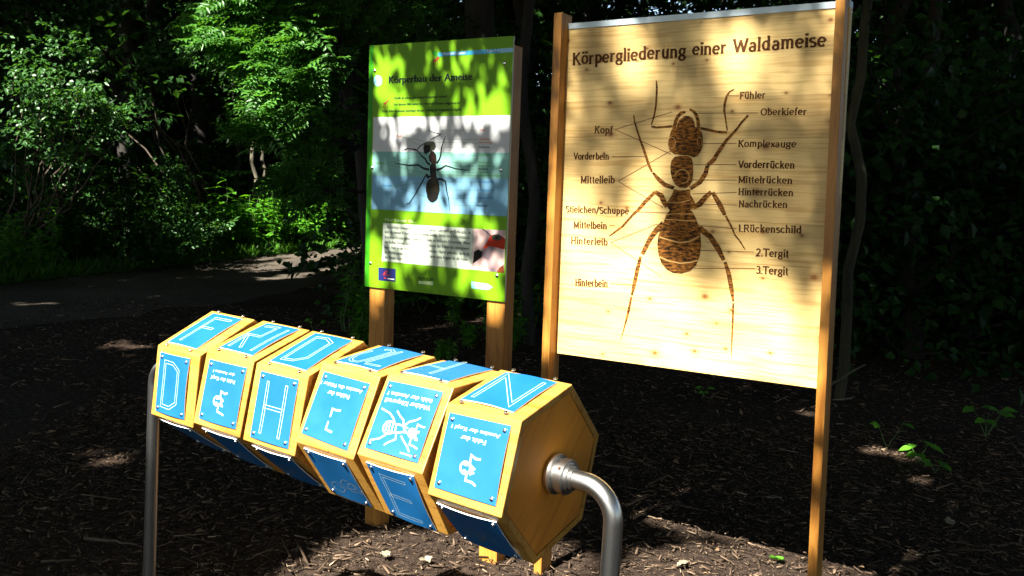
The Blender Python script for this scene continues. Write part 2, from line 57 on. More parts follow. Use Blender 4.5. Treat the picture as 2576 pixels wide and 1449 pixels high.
LIT=[[(0.839,1.61),(1.102,1.57),(1.319,1.539),(1.515,1.529),(2.34,1.49),(2.354,1.542),(2.37,1.794),(2.372,1.993),(1.531,2.034),(1.336,2.043),(1.136,2.032),(1.124,2.029),(0.839,1.848)],[(2.787,1.533),(2.902,1.855),(2.68,2.126),(2.627,2.322),(2.403,2.272),(2.055,2.315),(1.935,2.187),(1.837,1.76),(2.224,1.472)],[(1.867,2.24),(1.933,2.454),(1.726,2.675),(1.543,2.714),(1.326,2.774),(1.153,2.764),(1.129,2.289),(1.768,2.128)],[(2.145,2.707),(2.059,2.848),(1.9,2.958),(1.882,3.125),(1.724,3.328),(1.708,3.083),(1.754,2.833),(1.856,2.718)],[(1.129,3.695),(1.08,3.698),(1.088,3.411),(1.12,3.408)],[(1.12,3.148),(1.046,3.16),(0.999,2.405),(1.069,2.385)],[(2.169,3.613),(2.108,3.617),(2.092,2.973),(2.14,2.814)],[(2.13,3.195),(2.012,3.208),(1.986,3.114),(1.9,3.075),(1.843,3.001),(1.775,2.979),(1.621,3.026),(1.565,3.048),(1.526,2.995),(1.401,3.066),(1.249,3.087),(1.186,3.009),(1.136,2.924),(1.101,2.851),(2.095,2.734)],[(1.386,3.583),(1.378,3.542),(1.393,3.512),(1.424,3.504),(1.461,3.522),(1.488,3.559),(1.496,3.6),(1.481,3.63),(1.449,3.637),(1.413,3.619)],[(1.461,3.62),(1.464,3.598),(1.478,3.583),(1.497,3.582),(1.515,3.594),(1.523,3.616),(1.519,3.638),(1.505,3.653),(1.486,3.654),(1.469,3.642)],[(1.797,3.532),(1.807,3.508),(1.827,3.494),(1.849,3.495),(1.864,3.509),(1.866,3.533),(1.855,3.557),(1.835,3.571),(1.814,3.57),(1.799,3.555)],[(1.833,3.631),(1.84,3.623),(1.86,3.616),(1.884,3.615),(1.905,3.618),(1.914,3.626),(1.907,3.635),(1.887,3.641),(1.862,3.643),(1.842,3.639)],[(2.93,3.381),(2.928,3.361),(2.938,3.346),(2.956,3.343),(2.976,3.352),(2.99,3.37),(2.992,3.39),(2.982,3.405),(2.964,3.408),(2.944,3.399)],[(2.889,3.402),(2.884,3.387),(2.888,3.377),(2.9,3.374),(2.914,3.38),(2.926,3.393),(2.93,3.407),(2.926,3.418),(2.915,3.421),(2.9,3.414)],[(2.866,3.363),(2.86,3.345),(2.862,3.333),(2.872,3.331),(2.886,3.339),(2.899,3.356),(2.906,3.374),(2.904,3.387),(2.894,3.389),(2.879,3.38)],[(2.907,3.311),(2.9,3.294),(2.906,3.28),(2.923,3.276),(2.943,3.282),(2.96,3.296),(2.966,3.313),(2.96,3.326),(2.943,3.331),(2.923,3.325)],[(2.848,3.28),(2.838,3.256),(2.847,3.238),(2.872,3.23),(2.902,3.237),(2.927,3.256),(2.937,3.279),(2.927,3.298),(2.903,3.305),(2.872,3.298)],[(2.819,3.246),(2.825,3.232),(2.841,3.222),(2.862,3.22),(2.88,3.226),(2.887,3.239),(2.882,3.253),(2.865,3.263),(2.844,3.265),(2.827,3.259)],[(2.773,3.275),(2.772,3.258),(2.779,3.246),(2.791,3.244),(2.803,3.253),(2.81,3.269),(2.811,3.287),(2.804,3.298),(2.792,3.3),(2.781,3.291)],[(2.649,3.393),(2.649,3.381),(2.656,3.373),(2.668,3.372),(2.678,3.377),(2.684,3.388),(2.684,3.4),(2.676,3.408),(2.665,3.41),(2.655,3.404)],[(2.552,3.396),(2.555,3.385),(2.568,3.377),(2.583,3.375),(2.597,3.381),(2.602,3.391),(2.598,3.402),(2.586,3.41),(2.57,3.412),(2.557,3.406)],[(2.378,3.308),(2.39,3.287),(2.427,3.27),(2.474,3.265),(2.513,3.273),(2.529,3.292),(2.516,3.314),(2.479,3.331),(2.432,3.335),(2.394,3.327)],[(2.342,3.33),(2.352,3.317),(2.379,3.306),(2.414,3.302),(2.442,3.307),(2.454,3.319),(2.444,3.332),(2.417,3.343),(2.382,3.346),(2.354,3.342)],[(2.401,3.473),(2.408,3.465),(2.426,3.459),(2.449,3.457),(2.468,3.46),(2.476,3.467),(2.469,3.475),(2.451,3.481),(2.428,3.483),(2.409,3.48)],[(2.301,3.276),(2.31,3.257),(2.336,3.242),(2.37,3.238),(2.399,3.246),(2.412,3.264),(2.403,3.284),(2.376,3.299),(2.341,3.302),(2.313,3.294)],[(2.376,3.268),(2.383,3.252),(2.405,3.24),(2.433,3.237),(2.457,3.244),(2.467,3.258),(2.459,3.274),(2.437,3.286),(2.409,3.289),(2.386,3.282)],[(2.617,3.221),(2.617,3.199),(2.63,3.182),(2.652,3.178),(2.675,3.187),(2.689,3.207),(2.689,3.23),(2.676,3.247),(2.654,3.251),(2.631,3.241)],[(2.725,3.219),(2.723,3.204),(2.727,3.194),(2.737,3.192),(2.749,3.199),(2.757,3.212),(2.76,3.226),(2.756,3.237),(2.746,3.239),(2.734,3.232)],[(2.787,3.212),(2.787,3.2),(2.794,3.191),(2.807,3.188),(2.82,3.193),(2.829,3.203),(2.829,3.216),(2.822,3.225),(2.809,3.227),(2.796,3.223)],[(2.922,3.206),(2.924,3.196),(2.931,3.19),(2.941,3.189),(2.949,3.194),(2.952,3.203),(2.95,3.213),(2.943,3.219),(2.933,3.22),(2.925,3.215)],[(2.455,3.159),(2.448,3.138),(2.453,3.123),(2.468,3.118),(2.487,3.127),(2.503,3.146),(2.51,3.167),(2.505,3.182),(2.491,3.186),(2.472,3.178)],[(2.543,3.131),(2.538,3.116),(2.544,3.104),(2.556,3.1),(2.572,3.106),(2.584,3.119),(2.589,3.134),(2.583,3.146),(2.571,3.15),(2.555,3.144)],[(2.595,3.168),(2.59,3.149),(2.594,3.135),(2.606,3.132),(2.621,3.141),(2.634,3.158),(2.639,3.177),(2.635,3.191),(2.623,3.194),(2.608,3.185)],[(2.511,3.057),(2.506,3.042),(2.511,3.031),(2.522,3.027),(2.537,3.033),(2.549,3.046),(2.553,3.061),(2.549,3.073),(2.538,3.076),(2.523,3.07)],[(2.451,3.118),(2.453,3.105),(2.46,3.096),(2.469,3.094),(2.478,3.101),(2.482,3.114),(2.48,3.127),(2.473,3.136),(2.463,3.137),(2.455,3.13)],[(2.617,2.966),(2.623,2.952),(2.641,2.941),(2.663,2.937),(2.682,2.942),(2.691,2.955),(2.685,2.969),(2.667,2.98),(2.644,2.983),(2.625,2.978)],[(2.537,3.004),(2.537,2.987),(2.553,2.972),(2.576,2.966),(2.6,2.971),(2.614,2.985),(2.613,3.003),(2.598,3.018),(2.574,3.023),(2.55,3.018)],[(2.675,2.974),(2.679,2.964),(2.688,2.956),(2.701,2.954),(2.712,2.958),(2.717,2.968),(2.713,2.979),(2.704,2.986),(2.691,2.988),(2.68,2.983)],[(2.959,2.873),(2.954,2.839),(2.959,2.816),(2.973,2.813),(2.989,2.831),(3.003,2.864),(3.008,2.899),(3.002,2.922),(2.989,2.924),(2.972,2.906)],[(2.924,2.811),(2.914,2.784),(2.92,2.764),(2.938,2.759),(2.962,2.769),(2.983,2.792),(2.993,2.819),(2.988,2.838),(2.969,2.844),(2.945,2.833)],[(2.704,2.936),(2.704,2.921),(2.712,2.91),(2.725,2.908),(2.738,2.914),(2.745,2.928),(2.745,2.943),(2.736,2.954),(2.724,2.957),(2.711,2.95)],[(2.757,2.86),(2.755,2.842),(2.763,2.829),(2.779,2.825),(2.795,2.832),(2.807,2.847),(2.809,2.865),(2.801,2.878),(2.786,2.882),(2.769,2.875)],[(2.667,2.83),(2.663,2.81),(2.672,2.794),(2.689,2.789),(2.709,2.796),(2.723,2.813),(2.727,2.833),(2.718,2.849),(2.701,2.854),(2.682,2.846)],[(2.822,2.767),(2.821,2.752),(2.832,2.739),(2.851,2.734),(2.869,2.739),(2.881,2.751),(2.881,2.767),(2.87,2.78),(2.851,2.785),(2.833,2.78)],[(2.941,2.744),(2.946,2.729),(2.961,2.717),(2.98,2.714),(2.996,2.72),(3.003,2.733),(2.998,2.748),(2.983,2.759),(2.964,2.762),(2.948,2.757)],[(2.621,2.904),(2.621,2.887),(2.627,2.876),(2.638,2.874),(2.65,2.881),(2.657,2.896),(2.657,2.912),(2.65,2.924),(2.639,2.926),(2.628,2.918)],[(2.366,2.808),(2.379,2.79),(2.412,2.776),(2.453,2.771),(2.485,2.777),(2.497,2.791),(2.483,2.809),(2.449,2.823),(2.409,2.828),(2.377,2.822)],[(2.294,2.857),(2.301,2.834),(2.322,2.817),(2.35,2.812),(2.373,2.821),(2.384,2.841),(2.377,2.865),(2.356,2.882),(2.328,2.887),(2.305,2.877)],[(2.283,2.81),(2.288,2.796),(2.304,2.785),(2.325,2.781),(2.342,2.786),(2.35,2.797),(2.344,2.811),(2.328,2.822),(2.307,2.826),(2.29,2.821)],[(2.448,2.819),(2.451,2.805),(2.462,2.795),(2.477,2.792),(2.489,2.798),(2.495,2.811),(2.491,2.824),(2.48,2.835),(2.466,2.837),(2.453,2.831)],[(2.484,2.953),(2.487,2.942),(2.495,2.934),(2.506,2.932),(2.515,2.937),(2.519,2.947),(2.517,2.958),(2.509,2.966),(2.498,2.967),(2.489,2.962)],[(2.289,2.748),(2.294,2.721),(2.313,2.701),(2.339,2.696),(2.361,2.708),(2.371,2.732),(2.365,2.76),(2.346,2.779),(2.32,2.784),(2.299,2.772)],[(2.9,2.643),(2.905,2.624),(2.92,2.609),(2.939,2.606),(2.955,2.614),(2.962,2.631),(2.958,2.65),(2.943,2.665),(2.924,2.668),(2.907,2.66)],[(2.339,2.964),(2.342,2.955),(2.351,2.948),(2.362,2.946),(2.372,2.95),(2.377,2.958),(2.374,2.968),(2.365,2.975),(2.353,2.977),(2.343,2.973)],[(11.156,5.471),(11.133,6.013),(11.877,6.996),(12.793,8.251),(13.691,8.827),(13.06,7.425),(11.993,6.143)],[(10.218,5.238),(10.352,5.895),(11.32,7.276),(11.952,7.713),(11.04,6.338),(10.724,5.496)],[(9.806,2.77),(9.678,3.081),(9.736,3.253),(9.937,3.256),(10.043,2.954)],[(10.172,3.949),(10.15,4.356),(10.321,4.469),(10.368,4.062)],[(7.362,2.569),(7.06,2.669),(6.982,2.895),(7.248,2.977),(7.553,2.75)],[(6.89,2.451),(6.775,2.659),(6.891,2.679),(7.007,2.504)],[(5.59,1.577),(5.635,1.742),(5.736,1.782),(5.746,1.622)],[(12.284,6.291),(14.115,9.098),(16.106,10.374),(13.478,6.9)],[(6.06,3.752),(6.266,4.104),(6.626,4.337),(6.504,4.058)],[(5.975,2.017),(5.79,2.254),(5.893,2.293),(6.084,2.074)],[(7.363,5.305),(7.307,5.441),(7.17,5.498),(7.033,5.441),(6.976,5.305),(7.033,5.168),(7.17,5.111),(7.307,5.168)],[(7.184,5.322),(7.112,5.496),(6.938,5.569),(6.764,5.496),(6.692,5.322),(6.764,5.148),(6.938,5.076),(7.112,5.148)],[(6.813,5.436),(6.751,5.585),(6.602,5.647),(6.453,5.585),(6.391,5.436),(6.453,5.287),(6.602,5.225),(6.751,5.287)],[(6.959,5.012),(6.897,5.162),(6.747,5.223),(6.598,5.162),(6.536,5.012),(6.598,4.863),(6.747,4.801),(6.897,4.863)],[(6.555,5.058),(6.519,5.146),(6.431,5.182),(6.344,5.146),(6.308,5.058),(6.344,4.971),(6.431,4.935),(6.519,4.971)],[(6.682,4.795),(6.64,4.894),(6.541,4.936),(6.441,4.894),(6.4,4.795),(6.441,4.695),(6.541,4.654),(6.64,4.695)],[(7.1,4.898),(7.023,5.083),(6.838,5.159),(6.653,5.083),(6.576,4.898),(6.653,4.713),(6.838,4.636),(7.023,4.713)],[(7.198,5.101),(7.152,5.213),(7.04,5.26),(6.928,5.213),(6.881,5.101),(6.928,4.99),(7.04,4.943),(7.152,4.99)],[(6.691,5.817),(6.629,5.966),(6.48,6.028),(6.331,5.966),(6.269,5.817),(6.331,5.668),(6.48,5.606),(6.629,5.668)],[(13.071,5.628),(12.963,5.889),(12.702,5.997),(12.441,5.889),(12.333,5.628),(12.441,5.367),(12.702,5.259),(12.963,5.367)],[(12.736,5.681),(12.612,5.98),(12.314,6.103),(12.015,5.98),(11.892,5.681),(12.015,5.383),(12.314,5.259),(12.612,5.383)],[(12.3,5.772),(12.192,6.033),(11.931,6.141),(11.669,6.033),(11.561,5.772),(11.669,5.511),(11.931,5.402),(12.192,5.511)],[(12.887,5.067),(12.809,5.254),(12.623,5.331),(12.436,5.254),(12.359,5.067),(12.436,4.88),(12.623,4.803),(12.809,4.88)],[(11.711,5.9),(11.665,6.012),(11.553,6.058),(11.441,6.012),(11.395,5.9),(11.441,5.788),(11.553,5.742),(11.665,5.788)],[(12.249,6.28),(12.202,6.391),(12.09,6.438),(11.978,6.391),(11.932,6.28),(11.978,6.168),(12.09,6.121),(12.202,6.168)],[(12.396,5.019),(12.357,5.112),(12.264,5.151),(12.171,5.112),(12.132,5.019),(12.171,4.925),(12.264,4.887),(12.357,4.925)],[(14.295,7.966),(14.12,8.389),(13.697,8.564),(13.274,8.389),(13.099,7.966),(13.274,7.543),(13.697,7.368),(14.12,7.543)],[(14.187,8.519),(14.007,8.954),(13.572,9.134),(13.136,8.954),(12.956,8.519),(13.136,8.083),(13.572,7.903),(14.007,8.083)],[(13.925,8.17),(13.793,8.488),(13.476,8.619),(13.159,8.488),(13.028,8.17),(13.159,7.853),(13.476,7.722),(13.793,7.853)],[(13.616,8.541),(13.463,8.911),(13.093,9.064),(12.722,8.911),(12.569,8.541),(12.722,8.171),(13.093,8.018),(13.463,8.171)],[(13.524,7.395),(13.4,7.693),(13.102,7.817),(12.803,7.693),(12.68,7.395),(12.803,7.096),(13.102,6.972),(13.4,7.096)],[(13.368,8.817),(13.281,9.029),(13.069,9.116),(12.858,9.029),(12.77,8.817),(12.858,8.606),(13.069,8.518),(13.281,8.606)],[(14.097,8.152),(13.987,8.416),(13.723,8.525),(13.459,8.416),(13.349,8.152),(13.459,7.887),(13.723,7.778),(13.987,7.887)],[(13.315,6.86),(13.235,7.052),(13.042,7.132),(12.85,7.052),(12.77,6.86),(12.85,6.667),(13.042,6.587),(13.235,6.667)],[(12.865,6.22),(12.799,6.378),(12.641,6.443),(12.484,6.378),(12.418,6.22),(12.484,6.062),(12.641,5.997),(12.799,6.062)],[(12.719,5.685),(12.674,5.794),(12.565,5.839),(12.457,5.794),(12.412,5.685),(12.457,5.576),(12.565,5.531),(12.674,5.576)],[(13.071,6.74),(13.023,6.857),(12.906,6.905),(12.789,6.857),(12.741,6.74),(12.789,6.624),(12.906,6.576),(13.023,6.624)],[(12.464,4.923),(12.422,5.024),(12.321,5.066),(12.22,5.024),(12.178,4.923),(12.22,4.822),(12.321,4.78),(12.422,4.822)],[(14.011,8.453),(13.899,8.725),(13.627,8.837),(13.355,8.725),(13.242,8.453),(13.355,8.18),(13.627,8.068),(13.899,8.18)],[(13.04,6.14),(12.995,6.249),(12.886,6.294),(12.777,6.249),(12.732,6.14),(12.777,6.031),(12.886,5.986),(12.995,6.031)],[(11.999,5.472),(11.948,5.594),(11.827,5.644),(11.706,5.594),(11.656,5.472),(11.706,5.351),(11.827,5.301),(11.948,5.351)],[(11.457,5.75),(11.423,5.831),(11.342,5.864),(11.261,5.831),(11.228,5.75),(11.261,5.669),(11.342,5.636),(11.423,5.669)],[(15.428,6.989),(15.319,7.25),(15.058,7.358),(14.797,7.25),(14.689,6.989),(14.797,6.728),(15.058,6.62),(15.319,6.728)],[(3.218,8.73),(3.183,8.813),(3.099,8.848),(3.015,8.813),(2.98,8.73),(3.015,8.646),(3.099,8.611),(3.183,8.646)],[(3.109,9.174),(3.086,9.23),(3.03,9.253),(2.974,9.23),(2.95,9.174),(2.974,9.118),(3.03,9.095),(3.086,9.118)],[(2.984,8.521),(2.96,8.577),(2.905,8.6),(2.849,8.577),(2.825,8.521),(2.849,8.465),(2.905,8.442),(2.96,8.465)],[(1.752,4.253),(1.734,4.296),(1.691,4.313),(1.649,4.296),(1.631,4.253),(1.649,4.21),(1.691,4.192),(1.734,4.21)],[(1.582,4.263),(1.564,4.305),(1.521,4.323),(1.479,4.305),(1.461,4.263),(1.479,4.22),(1.521,4.202),(1.564,4.22)],[(1.339,3.949),(1.33,3.972),(1.306,3.982),(1.283,3.972),(1.273,3.949),(1.283,3.925),(1.306,3.916),(1.33,3.925)],[(4.909,5.282),(4.883,5.344),(4.821,5.37),(4.759,5.344),(4.733,5.282),(4.759,5.22),(4.821,5.194),(4.883,5.22)],[(5.295,3.808),(5.241,3.939),(5.111,3.993),(4.98,3.939),(4.926,3.808),(4.98,3.677),(5.111,3.623),(5.241,3.677)],[(4.981,3.942),(4.949,4.018),(4.873,4.05),(4.797,4.018),(4.765,3.942),(4.797,3.866),(4.873,3.834),(4.949,3.866)],[(8.646,8.986),(8.569,9.173),(8.382,9.25),(8.196,9.173),(8.118,8.986),(8.196,8.8),(8.382,8.722),(8.569,8.8)],[(9.207,8.661),(9.145,8.81),(8.996,8.872),(8.847,8.81),(8.785,8.661),(8.847,8.511),(8.996,8.449),(9.145,8.511)],[(1.173,3.711),(1.162,3.739),(1.133,3.751),(1.104,3.739),(1.093,3.711),(1.104,3.682),(1.133,3.67),(1.162,3.682)]]
BOARD_UV=[(2.154,3.661),(1.131,3.751),(1.097,2.932),(2.104,2.836)]
GREEN_UV=[(3.075,3.435),(2.268,3.521),(2.237,2.758),(3.047,2.658)]


# ------------------------------------------------------------------ helpers
def at(px, py, depth):
    """a point of the place, `depth` metres along the view axis in the direction measured in the photograph"""
    d = CAM_F + CAM_R * ((px - CXP) / FPX) - CAM_U * ((py - CYP) / FPX)
    return CAM_P + d * depth
def on_ground(px, py, z=0.0):
    d = CAM_F + CAM_R * ((px - CXP) / FPX) - CAM_U * ((py - CYP) / FPX)
    return CAM_P + d * ((z - CAM_P.z) / d.z)
def tag(o, label=None, cat=None, group=None, kind=None):
    if label: o['label'] = label
    if cat: o['category'] = cat
    if group: o['group'] = group
    if kind: o['kind'] = kind
    return o
def empty(name, mat=None):
    o = bpy.data.objects.new(name, None); COL.objects.link(o); o.empty_display_size = 0.1
    if mat is not None: o.matrix_world = mat
    return o
def link(name, me, parent=None):
    o = bpy.data.objects.new(name, me); COL.objects.link(o)
    if parent is not None: o.parent = parent
    return o
class MB:
    """collects polygons with material slots, then builds one mesh"""
    def __init__(s): s.v = []; s.f = []; s.mi = []; s.mats = []; s.sm = []
    def slot(s, m):
        if m not in s.mats: s.mats.append(m)
        return s.mats.index(m)
    def add(s, vs, fs, m, smooth=False):
        b = len(s.v); k = s.slot(m); s.v += [tuple(q) for q in vs]
        for f in fs: s.f.append([b + i for i in f]); s.mi.append(k); s.sm.append(smooth)
    def box(s, x0, x1, y0, y1, z0, z1, m):
        s.add([(x0,y0,z0),(x1,y0,z0),(x1,y1,z0),(x0,y1,z0),(x0,y0,z1),(x1,y0,z1),(x1,y1,z1),(x0,y1,z1)],
              [(3,2,1,0),(4,5,6,7),(0,1,5,4),(1,2,6,5),(2,3,7,6),(3,0,4,7)], m)
    def poly(s, pts, z, m):
        pts = [Vector((p[0], p[1], 0)) for p in pts]
        ar = sum(pts[i].x * pts[(i+1) % len(pts)].y - pts[(i+1) % len(pts)].x * pts[i].y for i in range(len(pts)))
        if ar < 0: pts = pts[::-1]
        from mathutils.geometry import tessellate_polygon
        tr = tessellate_polygon([pts])
        fs = []
        for t in tr:
            a, b, c = (pts[i] for i in t)
            fs.append(t if (b - a).cross(c - a).z > 0 else t[::-1])
        s.add([(p.x, p.y, z) for p in pts], fs, m)
    def ribbon(s, pts, ws, z, m, closed=False):
        n = len(pts)
        if not isinstance(ws, (list, tuple)): ws = [ws] * n
        P = [Vector(p[:2]) for p in pts]; vs = []; 
        for i in range(n):
            a = P[i-1] if (i > 0 or closed) else P[i]; b = P[(i+1) % n] if (i < n-1 or closed) else P[i]
            if closed and i == 0: a = P[n-2]
            if closed and i == n-1: b = P[1]
            d1 = (P[i] - a); d2 = (b - P[i])
            d1 = d1.normalized() if d1.length > 1e-9 else d2.normalized(); d2 = d2.normalized() if d2.length > 1e-9 else d1
            t = (d1 + d2); t = t.normalized() if t.length > 1e-6 else d1
            nn = Vector((-t.y, t.x)); k = 1 / max(0.5, nn.dot(Vector((-d1.y, d1.x))))
            w = ws[i] * 0.5 * k
            vs += [(P[i].x + nn.x * w, P[i].y + nn.y * w, z), (P[i].x - nn.x * w, P[i].y - nn.y * w, z)]
        s.add(vs, [(2*i+1, 2*i+3, 2*i+2, 2*i) for i in range(n-1)], m)
    def tube(s, pts, rs, m, seg=8, cap=True):
        P = [Vector(p) for p in pts]; n = len(P)
        if not isinstance(rs, (list, tuple)): rs = [rs] * n
        ref = Vector((0.31, 0.17, 0.93)); vs = []; prev = None
        for i in range(n):
            t = (P[min(i+1, n-1)] - P[max(i-1, 0)]).normalized()
            if prev is None: u = t.cross(ref if abs(t.dot(ref)) < 0.9 else Vector((1, 0, 0))).normalized()
            else: u = (prev - t * prev.dot(t)).normalized()
            prev = u; w = t.cross(u)
            for k in range(seg):
                a = 2 * math.pi * k / seg; vs.append(P[i] + (u * math.cos(a) + w * math.sin(a)) * rs[i])
        fs = [(i*seg+k, i*seg+(k+1) % seg, (i+1)*seg+(k+1) % seg, (i+1)*seg+k) for i in range(n-1) for k in range(seg)]
        if cap: fs += [tuple(range(seg))[::-1], tuple(range((n-1)*seg, n*seg))]
        s.add(vs, fs, m, True)
    def dome(s, c, r, h, nrm, m, seg=10):
        nrm = Vector(nrm).normalized(); u = nrm.orthogonal().normalized(); w = nrm.cross(u); c = Vector(c)
        vs = []
        for j, (rr, hh) in enumerate([(1, 0), (0.95, 0.55), (0.6, 0.9)]):
            for k in range(seg):
                a = 2 * math.pi * k / seg; vs.append(c + (u * math.cos(a) + w * math.sin(a)) * r * rr + nrm * h * hh)
        vs.append(c + nrm * h)
        fs = [(j*seg+k, j*seg+(k+1) % seg, (j+1)*seg+(k+1) % seg, (j+1)*seg+k) for j in range(2) for k in range(seg)]
        fs += [(2*seg+k, 2*seg+(k+1) % seg, 3*seg) for k in range(seg)]
        s.add(vs, fs, m, True)
    def mesh(s, name):
        me = bpy.data.meshes.new(name); me.from_pydata(s.v, [], s.f)
        for mt in s.mats: me.materials.append(mt)
        me.polygons.foreach_set('material_index', s.mi); me.polygons.foreach_set('use_smooth', s.sm); me.update()
        if any(s.sm): me.set_sharp_from_angle(angle=rad(42))
        return me
    def build(s, name, parent=None): return link(name, s.mesh(name), parent)

# ------------------------------------------------------------------ materials
def mat(name):
    mt = bpy.data.materials.new(name); mt.use_nodes = True
    nt = mt.node_tree; b = nt.nodes['Principled BSDF']
    return mt, nt, b
def N(nt, t, **kw):
    n = nt.nodes.new(t)
    for k, v in kw.items():
        if k.startswith('i_'):
            key = k[2:]; n.inputs[int(key) if key.isdigit() else key].default_value = v
        else: setattr(n, k, v)
    return n
def ramp(nt, fac, stops):
    r = nt.nodes.new('ShaderNodeValToRGB'); e = r.color_ramp.elements
    while len(e) < len(stops): e.new(0.5)
    for el, (p, c) in zip(e, stops): el.position = p; el.color = (*c, 1)
    nt.links.new(fac, r.inputs[0]); return r
def mixc(nt, fac, a, b, mode='MIX'):
    x = nt.nodes.new('ShaderNodeMix'); x.data_type = 'RGBA'; x.blend_type = mode
    for s, v in ((x.inputs[0], fac), (x.inputs[6], a), (x.inputs[7], b)):
        if isinstance(v, (int, float)): s.default_value = v
        elif isinstance(v, tuple): s.default_value = (*v, 1)
        else: nt.links.new(v, s)
    return x.outputs[2]
def plain(name, col, rough=0.6, metal=0.0, var=0.0, spec=0.5):
    mt, nt, b = mat(name); b.inputs['Roughness'].default_value = rough; b.inputs['Metallic'].default_value = metal
    b.inputs['Specular IOR Level'].default_value = spec
    if var:
        g = N(nt, 'ShaderNodeTexCoord'); nz = N(nt, 'ShaderNodeTexNoise', i_Scale=14.0, i_Detail=5.0)
        nt.links.new(g.outputs['Object'], nz.inputs['Vector'])
        r = ramp(nt, nz.outputs[0], [(0.3, tuple(c * (1 - var) for c in col)), (0.7, tuple(min(1, c * (1 + var)) for c in col))])
        nt.links.new(r.outputs[0], b.inputs['Base Color'])
    else: b.inputs['Base Color'].default_value = (*col, 1)
    return mt
def wood(name, axis, light, dark, scale=1.0, planks=0.0, knots=0.0, rough=0.55, ring=1.0, wob_=0.07):
    """axis: grain direction in object space. planks: plank height along y (0 = none)"""
    mt, nt, b = mat(name); L = nt.links
    tc = N(nt, 'ShaderNodeTexCoord'); src = tc.outputs['Object']
    info = N(nt, 'ShaderNodeObjectInfo')
    shift = N(nt, 'ShaderNodeVectorMath', operation='SCALE'); shift.inputs[0].default_value = (7.3, 3.1, 5.7); L.new(info.outputs['Random'], shift.inputs['Scale'])
    ad = N(nt, 'ShaderNodeVectorMath', operation='ADD'); L.new(src, ad.inputs[0]); L.new(shift.outputs[0], ad.inputs[1]); vec = ad.outputs[0]
    edge = None; pr = None
    if planks:
        sx = N(nt, 'ShaderNodeSeparateXYZ'); L.new(src, sx.inputs[0])
        dv = N(nt, 'ShaderNodeMath', operation='DIVIDE', i_1=planks); L.new(sx.outputs[1], dv.inputs[0])
        fl = N(nt, 'ShaderNodeMath', operation='FLOOR'); L.new(dv.outputs[0], fl.inputs[0])
        fr = N(nt, 'ShaderNodeMath', operation='FRACT'); L.new(dv.outputs[0], fr.inputs[0])
        wn_ = N(nt, 'ShaderNodeTexWhiteNoise', noise_dimensions='1D'); L.new(fl.outputs[0], wn_.inputs['W']); pr = wn_.outputs['Value']
        sc2 = N(nt, 'ShaderNodeVectorMath', operation='SCALE'); L.new(wn_.outputs['Color'], sc2.inputs[0]); sc2.inputs['Scale'].default_value = 9
        ad2 = N(nt, 'ShaderNodeVectorMath', operation='ADD'); L.new(vec, ad2.inputs[0]); L.new(sc2.outputs[0], ad2.inputs[1]); vec = ad2.outputs[0]
        edge = ramp(nt, fr.outputs[0], [(0.0, (0.55, 0.55, 0.55)), (0.015, (1, 1, 1)), (1.0, (1, 1, 1))])
    mp = N(nt, 'ShaderNodeMapping'); s = [34.0 * scale] * 3; s[axis] = 1.3 * scale; mp.inputs['Scale'].default_value = s
    # gentle bending of the grain
    wob = N(nt, 'ShaderNodeTexNoise', i_Scale=2.4 * scale, i_Detail=1.0); L.new(vec, wob.inputs['Vector'])
    ws = N(nt, 'ShaderNodeVectorMath', operation='SCALE'); ws.inputs['Scale'].default_value = wob_ / scale; L.new(wob.outputs['Color'], ws.inputs[0])
    wa = N(nt, 'ShaderNodeVectorMath', operation='ADD'); L.new(vec, wa.inputs[0]); L.new(ws.outputs[0], wa.inputs[1])
    L.new(wa.outputs[0], mp.inputs['Vector'])
    nz = N(nt, 'ShaderNodeTexNoise', i_Scale=1.0, i_Detail=4.0, i_Roughness=0.55); L.new(mp.outputs[0], nz.inputs['Vector'])
    mid = tuple((x + y) / 2 for x, y in zip(light, dark))
    r = ramp(nt, nz.outputs[0], [(0.27, dark), (0.42, mid), (0.50, light), (0.58, light), (0.66, mid), (0.78, dark)]); col = r.outputs[0]
    big = N(nt, 'ShaderNodeTexNoise', i_Scale=3.0, i_Detail=2.0); L.new(vec, big.inputs['Vector'])
    br = ramp(nt, big.outputs[0], [(0.35, (0.78, 0.74, 0.68)), (0.65, (1.08, 1.07, 1.03))]); col = mixc(nt, 1.0, col, br.outputs[0], 'MULTIPLY')
    if knots:
        km = N(nt, 'ShaderNodeMapping'); ks = [9.0, 12.0, 9.0]; km.inputs['Scale'].default_value = ks; L.new(vec, km.inputs['Vector'])
        vo = N(nt, 'ShaderNodeTexVoronoi', i_Scale=0.71, feature='F1', voronoi_dimensions='2D'); L.new(km.outputs[0], vo.inputs['Vector'])
        sel = N(nt, 'ShaderNodeSeparateColor'); L.new(vo.outputs['Color'], sel.inputs[0])
        gt = N(nt, 'ShaderNodeMath', operation='GREATER_THAN', i_1=1 - knots); L.new(sel.outputs[0], gt.inputs[0])
        szr = N(nt, 'ShaderNodeMapRange', i_1=0.0, i_2=1.0, i_3=1.1, i_4=3.2); L.new(sel.outputs[1], szr.inputs[0])
        dd = N(nt, 'ShaderNodeMath', operation='MULTIPLY'); L.new(vo.outputs['Distance'], dd.inputs[0]); L.new(szr.outputs[0], dd.inputs[1])
        kr = ramp(nt, dd.outputs[0], [(0.05, (1, 1, 1)), (0.11, (0.55, 0.55, 0.55)), (0.20, (0.22, 0.22, 0.22)), (0.42, (0, 0, 0))])
        kf = N(nt, 'ShaderNodeMath', operation='MULTIPLY'); L.new(kr.outputs[0], kf.inputs[0]); L.new(gt.outputs[0], kf.inputs[1])
        col = mixc(nt, kf.outputs[0], col, tuple(c * 0.40 * q for c, q in zip(dark, (1.0, 0.66, 0.42))))
